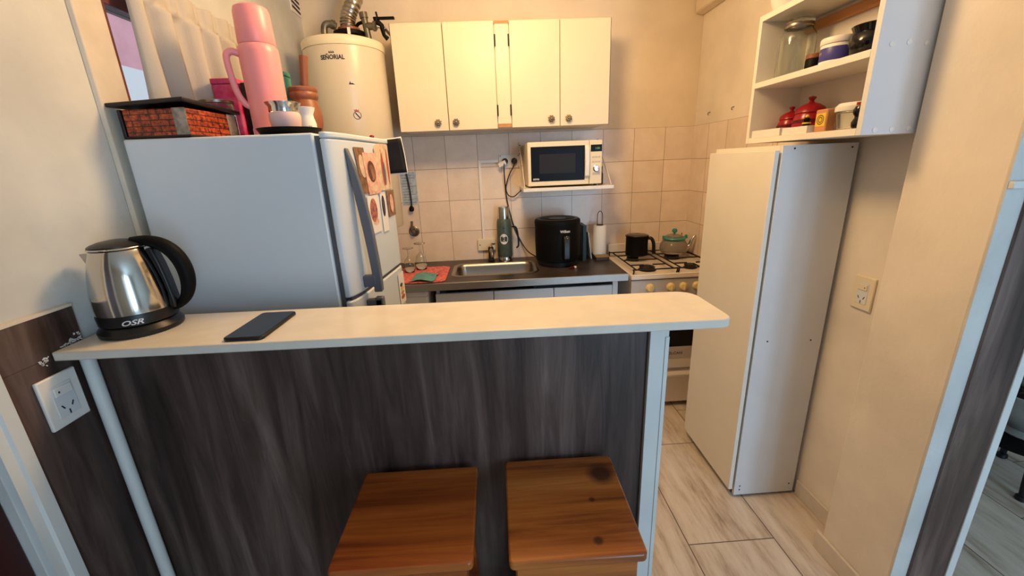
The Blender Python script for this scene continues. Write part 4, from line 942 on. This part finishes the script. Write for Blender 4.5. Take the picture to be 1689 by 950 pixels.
# ================================================================ OPEN SHELF UNIT
su = thing('open_shelf_unit', 'white open wall shelf unit above the tall cabinet', 'shelf unit', (1.19, 1.47, 1.535))
Sa, Sb, Xf, Xk = 1.197, 1.748, 1.060, 1.250
B(Xf, XR-.0005, Sa, Sa+.018, 1.535, 1.9905).build('side_panel', M['mel_cool'], su, bevel=.001)
B(Xf, XR-.0005, Sb-.018, Sb, 1.535, 1.9905).build('side_panel', M['melamine'], su, bevel=.001)
for z in (1.535, 1.738, 1.970): B(Xf, Xk, Sa+.0185, Sb-.0185, z, z+.020).build('shelf_board', M['melamine'], su, bevel=.001)
B(Xk, Xk+.004, Sa+.0185, Sb-.0185, 1.535, 1.990).build('back_panel', mat('shelf_backing', (226, 218, 206), .7), su)
B(Xk-.018, Xk-.0005, Sa+.019, Sb-.019, 1.925, 1.955).build('timber_rail', M['lightwood'], su)
for (x, z) in ((1.100, 1.765), (1.148, 1.768), (1.198, 1.765), (1.100, 1.548), (1.150, 1.548), (1.200, 1.548)):
    MB().lathe([(.0075,0),(.0075,.0012),(.006,.002),(0,.002)], (x, Sa, z), 20, (0,-1,0)).build('screw_cap', M['white'], su)
Zm, Zl = 1.758, 1.555
gj = thing('large_glass_jar', 'large empty glass jar with glass lid on the middle shelf', 'jar', (1.150, 1.648, Zm+.0005))
MB().lathe([(.052,0),(.0575,.004),(.059,.012),(.059,.125),(.056,.142),(.044,.158),(.0425,.164),(.0425,.172)], ORG[gj.name], 40, close=False).build('jar', M['glass'], gj, solid=.003, recalc=False)
MB().lathe([(.0455,.165),(.0465,.167),(.0465,.176),(.0455,.178)], ORG[gj.name], 40, close=False).build('clamp_ring', M['pewter'], gj)
MB().lathe([(.0445,.1785),(.0455,.180),(.0455,.190),(.040,.193),(0,.194)], ORG[gj.name], 40).build('lid', M['glass'], gj)
sj = thing('spice_jar', 'small dark spice jar beside the large glass jar', 'jar', (1.13, 1.522, Zm+.0005))
MB().lathe([(.022,0),(.025,.003),(.025,.036),(.023,.040)], ORG[sj.name], 24).build('jar', M['blackm'], sj)
MB().lathe([(.0245,.0402),(.0245,.052),(.022,.054),(0,.054)], ORG[sj.name], 24).build('lid', M['clay'], sj)
bj = thing('cream_tub', 'white plastic tub with violet-blue label on the middle shelf', 'tub', (1.135, 1.428, Zm+.0005))
o = ORG[bj.name]
MB().lathe([(.043,0),(.047,.004),(.047,.058),(.0455,.060)], o, 36).build('tub', M['white'], bj)
MB().lathe([(.0472,.012),(.0476,.013),(.0476,.049),(.0472,.050)], o, 36, close=False).build('label', M['blue'], bj)
MB().lathe([(.0485,.0605),(.0495,.062),(.0495,.076),(.047,.079),(0,.079)], o, 36).build('lid', M['white'], bj)
text_mb('BODY', .010, lambda x, y: (o.x - .0479*math.cos(x/.0479-.4), o.y - .0479*math.sin(x/.0479-.4), o.z+.032+y)).build('lettering', M['inkw'], bj, recalc=False)
bw = thing('black_pot', 'glossy black round pot at the near end of the middle shelf', 'pot', (1.150, 1.318, Zm+.0005))
MB().lathe([(.040,0),(.048,.005),(.058,.028),(.060,.042),(.052,.062),(.048,.066),(.056,.084),(.054,.086),(.045,.070),(.050,.040),(0,.01)], ORG[bw.name], 40).build('pot', M['blackg'], bw)
# lower shelf
wbx = tag(MB().prism(rrect(1.066, 1.13, 1.556, 1.722, .002), 'z', Zl+.0005, Zl+.027).build('flat_box', M['white'], bevel=.001), 'flat white box lying at the front of the lower shelf', 'box')
wbx2 = tag(MB().prism(rrect(1.070, 1.13, 1.425, 1.548, .002), 'z', Zl+.0005, Zl+.024).build('flat_box', M['paper'], bevel=.001), 'second flat cream box with a small ornament before it, nearer the camera', 'box')
def sugar(label, x, y, s, z):
    t = thing('sugar_bowl', label, 'jar', (x, y, z), 0, 'red lidded ceramic jars')
    o = ORG[t.name]
    MB().lathe([(.034*s,0),(.044*s,.005*s),(.047*s,.026*s),(.045*s,.048*s),(.041*s,.060*s),(.039*s,.064*s)], o, 36).build('bowl', M['red'], t)
    for zb in (.014, .034):
        MB().lathe([(.0455*s,zb*s),(.0478*s,(zb+.002)*s),(.0478*s,(zb+.009)*s),(.0455*s,(zb+.011)*s)], o, 36, close=False).build('dark_band', M['redd'], t)
    MB().lathe([(.041*s,.0645*s),(.0425*s,.067*s),(.038*s,.080*s),(.024*s,.090*s),(.009*s,.095*s),(.005*s,.101*s),(.010*s,.107*s),(.011*s,.112*s),(0,.116*s)], o, 36).build('lid', M['red'], t)
    return t
sugar('smaller red lidded ceramic jar at the back of the lower shelf', 1.188, 1.676, .95, Zl+.0005)
sugar('larger red lidded ceramic jar in the middle of the lower shelf', 1.180, 1.566, 1.14, Zl+.0005)
ck = thing('figurine', 'tiny dark and gold ornament on the flat cream box', 'ornament', (1.085, 1.45, Zl+.0245))
MB().lathe([(.010,0),(.012,.004),(.008,.012),(.011,.02),(.006,.026)], ORG[ck.name], 16).build('body', M['blackm'], ck)
MB().lathe([(.0125,.006),(.013,.008),(.0125,.011)], ORG[ck.name], 16, close=False).build('gold_band', M['yellow'], ck)
MB().sphere(ORG[ck.name]+Vector((0,0,.030)), .006, 12).build('top_bead', M['yellow'], ck)
oc = thing('spice_packet', 'orange packet with yellow and black emblem on the lower shelf', 'packet', (1.10, 1.395, Zl))
B(1.088, 1.118, 1.368, 1.417, Zl+.0005, Zl+.070).build('packet', M['orange'], oc, bevel=.004)
MB().prism([(1.372, Zl+.018), (1.413, Zl+.018), (1.413, Zl+.058), (1.372, Zl+.058)], 'x', 1.0872, 1.0879).build('label', M['yellow'], oc)
em = MB()
for rr_ in (.015, .009):
    for i in range(20):
        a, b_ = 2*PI*i/20, 2*PI*(i+1)/20; cy, cz = 1.3925, Zl+.038
        em.add([(1.0868, cy+rr_*math.cos(a), cz+rr_*math.sin(a)), (1.0868, cy+rr_*math.cos(b_), cz+rr_*math.sin(b_)), (1.0868, cy+(rr_-.0025)*math.cos(b_), cz+(rr_-.0025)*math.sin(b_)), (1.0868, cy+(rr_-.0025)*math.cos(a), cz+(rr_-.0025)*math.sin(a))], [(0,1,2,3)])
em.build('emblem', M['ink'], oc, recalc=False)
pc_ = thing('food_container', 'clear plastic container with white lid at the near end of the lower shelf', 'container', (1.135, 1.30, Zl))
MB().lathe([(.042,.001),(.046,.004),(.053,.050),(.0535,.054)], (1.135, 1.308, Zl), 36, close=False).build('bowl', M['glass'], pc_, solid=.002, recalc=False)
MB().lathe([(.056,.0545),(.057,.057),(.057,.068),(.048,.078),(.0,.080)], (1.135, 1.308, Zl), 36).build('lid', M['white'], pc_)
bs = thing('black_jar', 'small black stacked jar beside the side panel on the lower shelf', 'jar', (1.085, 1.238, Zl))
MB().lathe([(.014,.0005),(.018,.006),(.019,.018),(.013,.030),(.013,.034),(.018,.042),(.019,.052),(.014,.062),(0,.064)], (1.085, 1.238, Zl), 24).build('jar', M['blackg'], bs)
MB().lathe([(.0135,.0645),(.0135,.072),(0,.073)], (1.085, 1.238, Zl), 24).build('red_cap', M['red'], bs)
ob = thing('white_vase', 'white glazed vase standing on top of the open shelf unit', 'vase', (1.112, 1.690, 1.9905))
o = ORG[ob.name]
MB().lathe([(.034,0),(.038,.002),(.037,.006)], o, 32).build('foot_ring', M['blackm'], ob)
MB().lathe([(.035,.0065),(.045,.03),(.055,.09),(.050,.14),(.032,.17),(.036,.19),(.033,.19),(.028,.17)], o, 36).build('body', M['white'], ob)

# ================================================================ PLANT IN THE NEXT ROOM
ps = thing('plant_stand', 'low black plant stand on the tiled floor at the far right', 'stand', (2.36, 1.47, 0))
o = ORG[ps.name]
MB().lathe([(.17,.215),(.19,.218),(.19,.236),(.18,.24),(0,.24)], o, 40).build('top', M['blackm'], ps)
for a in (3.98, 5.55, .84, 2.41):
    L_ = MB(); p = Vector((math.cos(a), math.sin(a), 0))
    L_.tube([o+p*.150+Vector((0,0,.216)), o+p*.165+Vector((0,0,.06)), o+p*.172+Vector((0,0,.022))], [.017,.013,.012], 12); L_.lathe([(.018,0),(.022,.006),(.020,.02),(.012,.026)], o+p*.172, 16)
    L_.build('leg', M['black'], ps)
fp = thing('flower_pot', 'grey round flower pot with footed base on the plant stand', 'pot', (2.36, 1.47, .2405))
o = ORG[fp.name]
MB().lathe([(.085,.0),(.09,.006),(.075,.03),(.085,.045),(.125,.085),(.145,.14),(.148,.18),(.155,.19),(.158,.205),(.150,.21),(.138,.19),(.13,.15),(0,.14)], o, 44).build('bowl', M['pot'], fp)
MB().lathe([(.137,.175),(.07,.186),(0,.188)], o, 32, close=False).build('soil', mat('dark_soil', (36, 28, 22), .95, bump=.6, bscale=60), fp)
pl = thing('potted_plant', 'leafy green plant growing in the grey pot', 'plant', (2.36, 1.47, .43))
o = ORG[pl.name] - Vector((0,0,.004))
random.seed(3)
stm = MB(); lf = MB()
for i in range(26):
    a = random.uniform(0, 2*PI); r0 = random.uniform(.01, .08); ln_ = random.uniform(.08, .26); sp_ = random.uniform(.03, .12)
    p0 = o + Vector((r0*math.cos(a), r0*math.sin(a), -.004)); p1 = p0 + Vector((sp_*math.cos(a), sp_*math.sin(a), ln_))
    pm = (p0+p1)/2 + Vector((0,0,.02)); stm.tube([p0, pm, p1], .003, 6)
    for q in range(4):
        c = p0.lerp(p1, .3+.23*q); d = Vector((random.uniform(-1,1), random.uniform(-1,1), random.uniform(-.2,.7))).normalized(); s2 = d.cross(Vector((0,0,1))).normalized(); l_ = random.uniform(.035, .06)
        lf.add([c, c+d*l_*.4+s2*l_*.28, c+d*l_-Vector((0,0,.012)), c+d*l_*.4-s2*l_*.28, c+d*l_*.5+Vector((0,0,.006))], [(0,1,4),(1,2,4),(2,3,4),(3,0,4)])
stm.build('stems', M['leaf'], pl); lf.build('foliage', M['leaf'], pl, recalc=False)
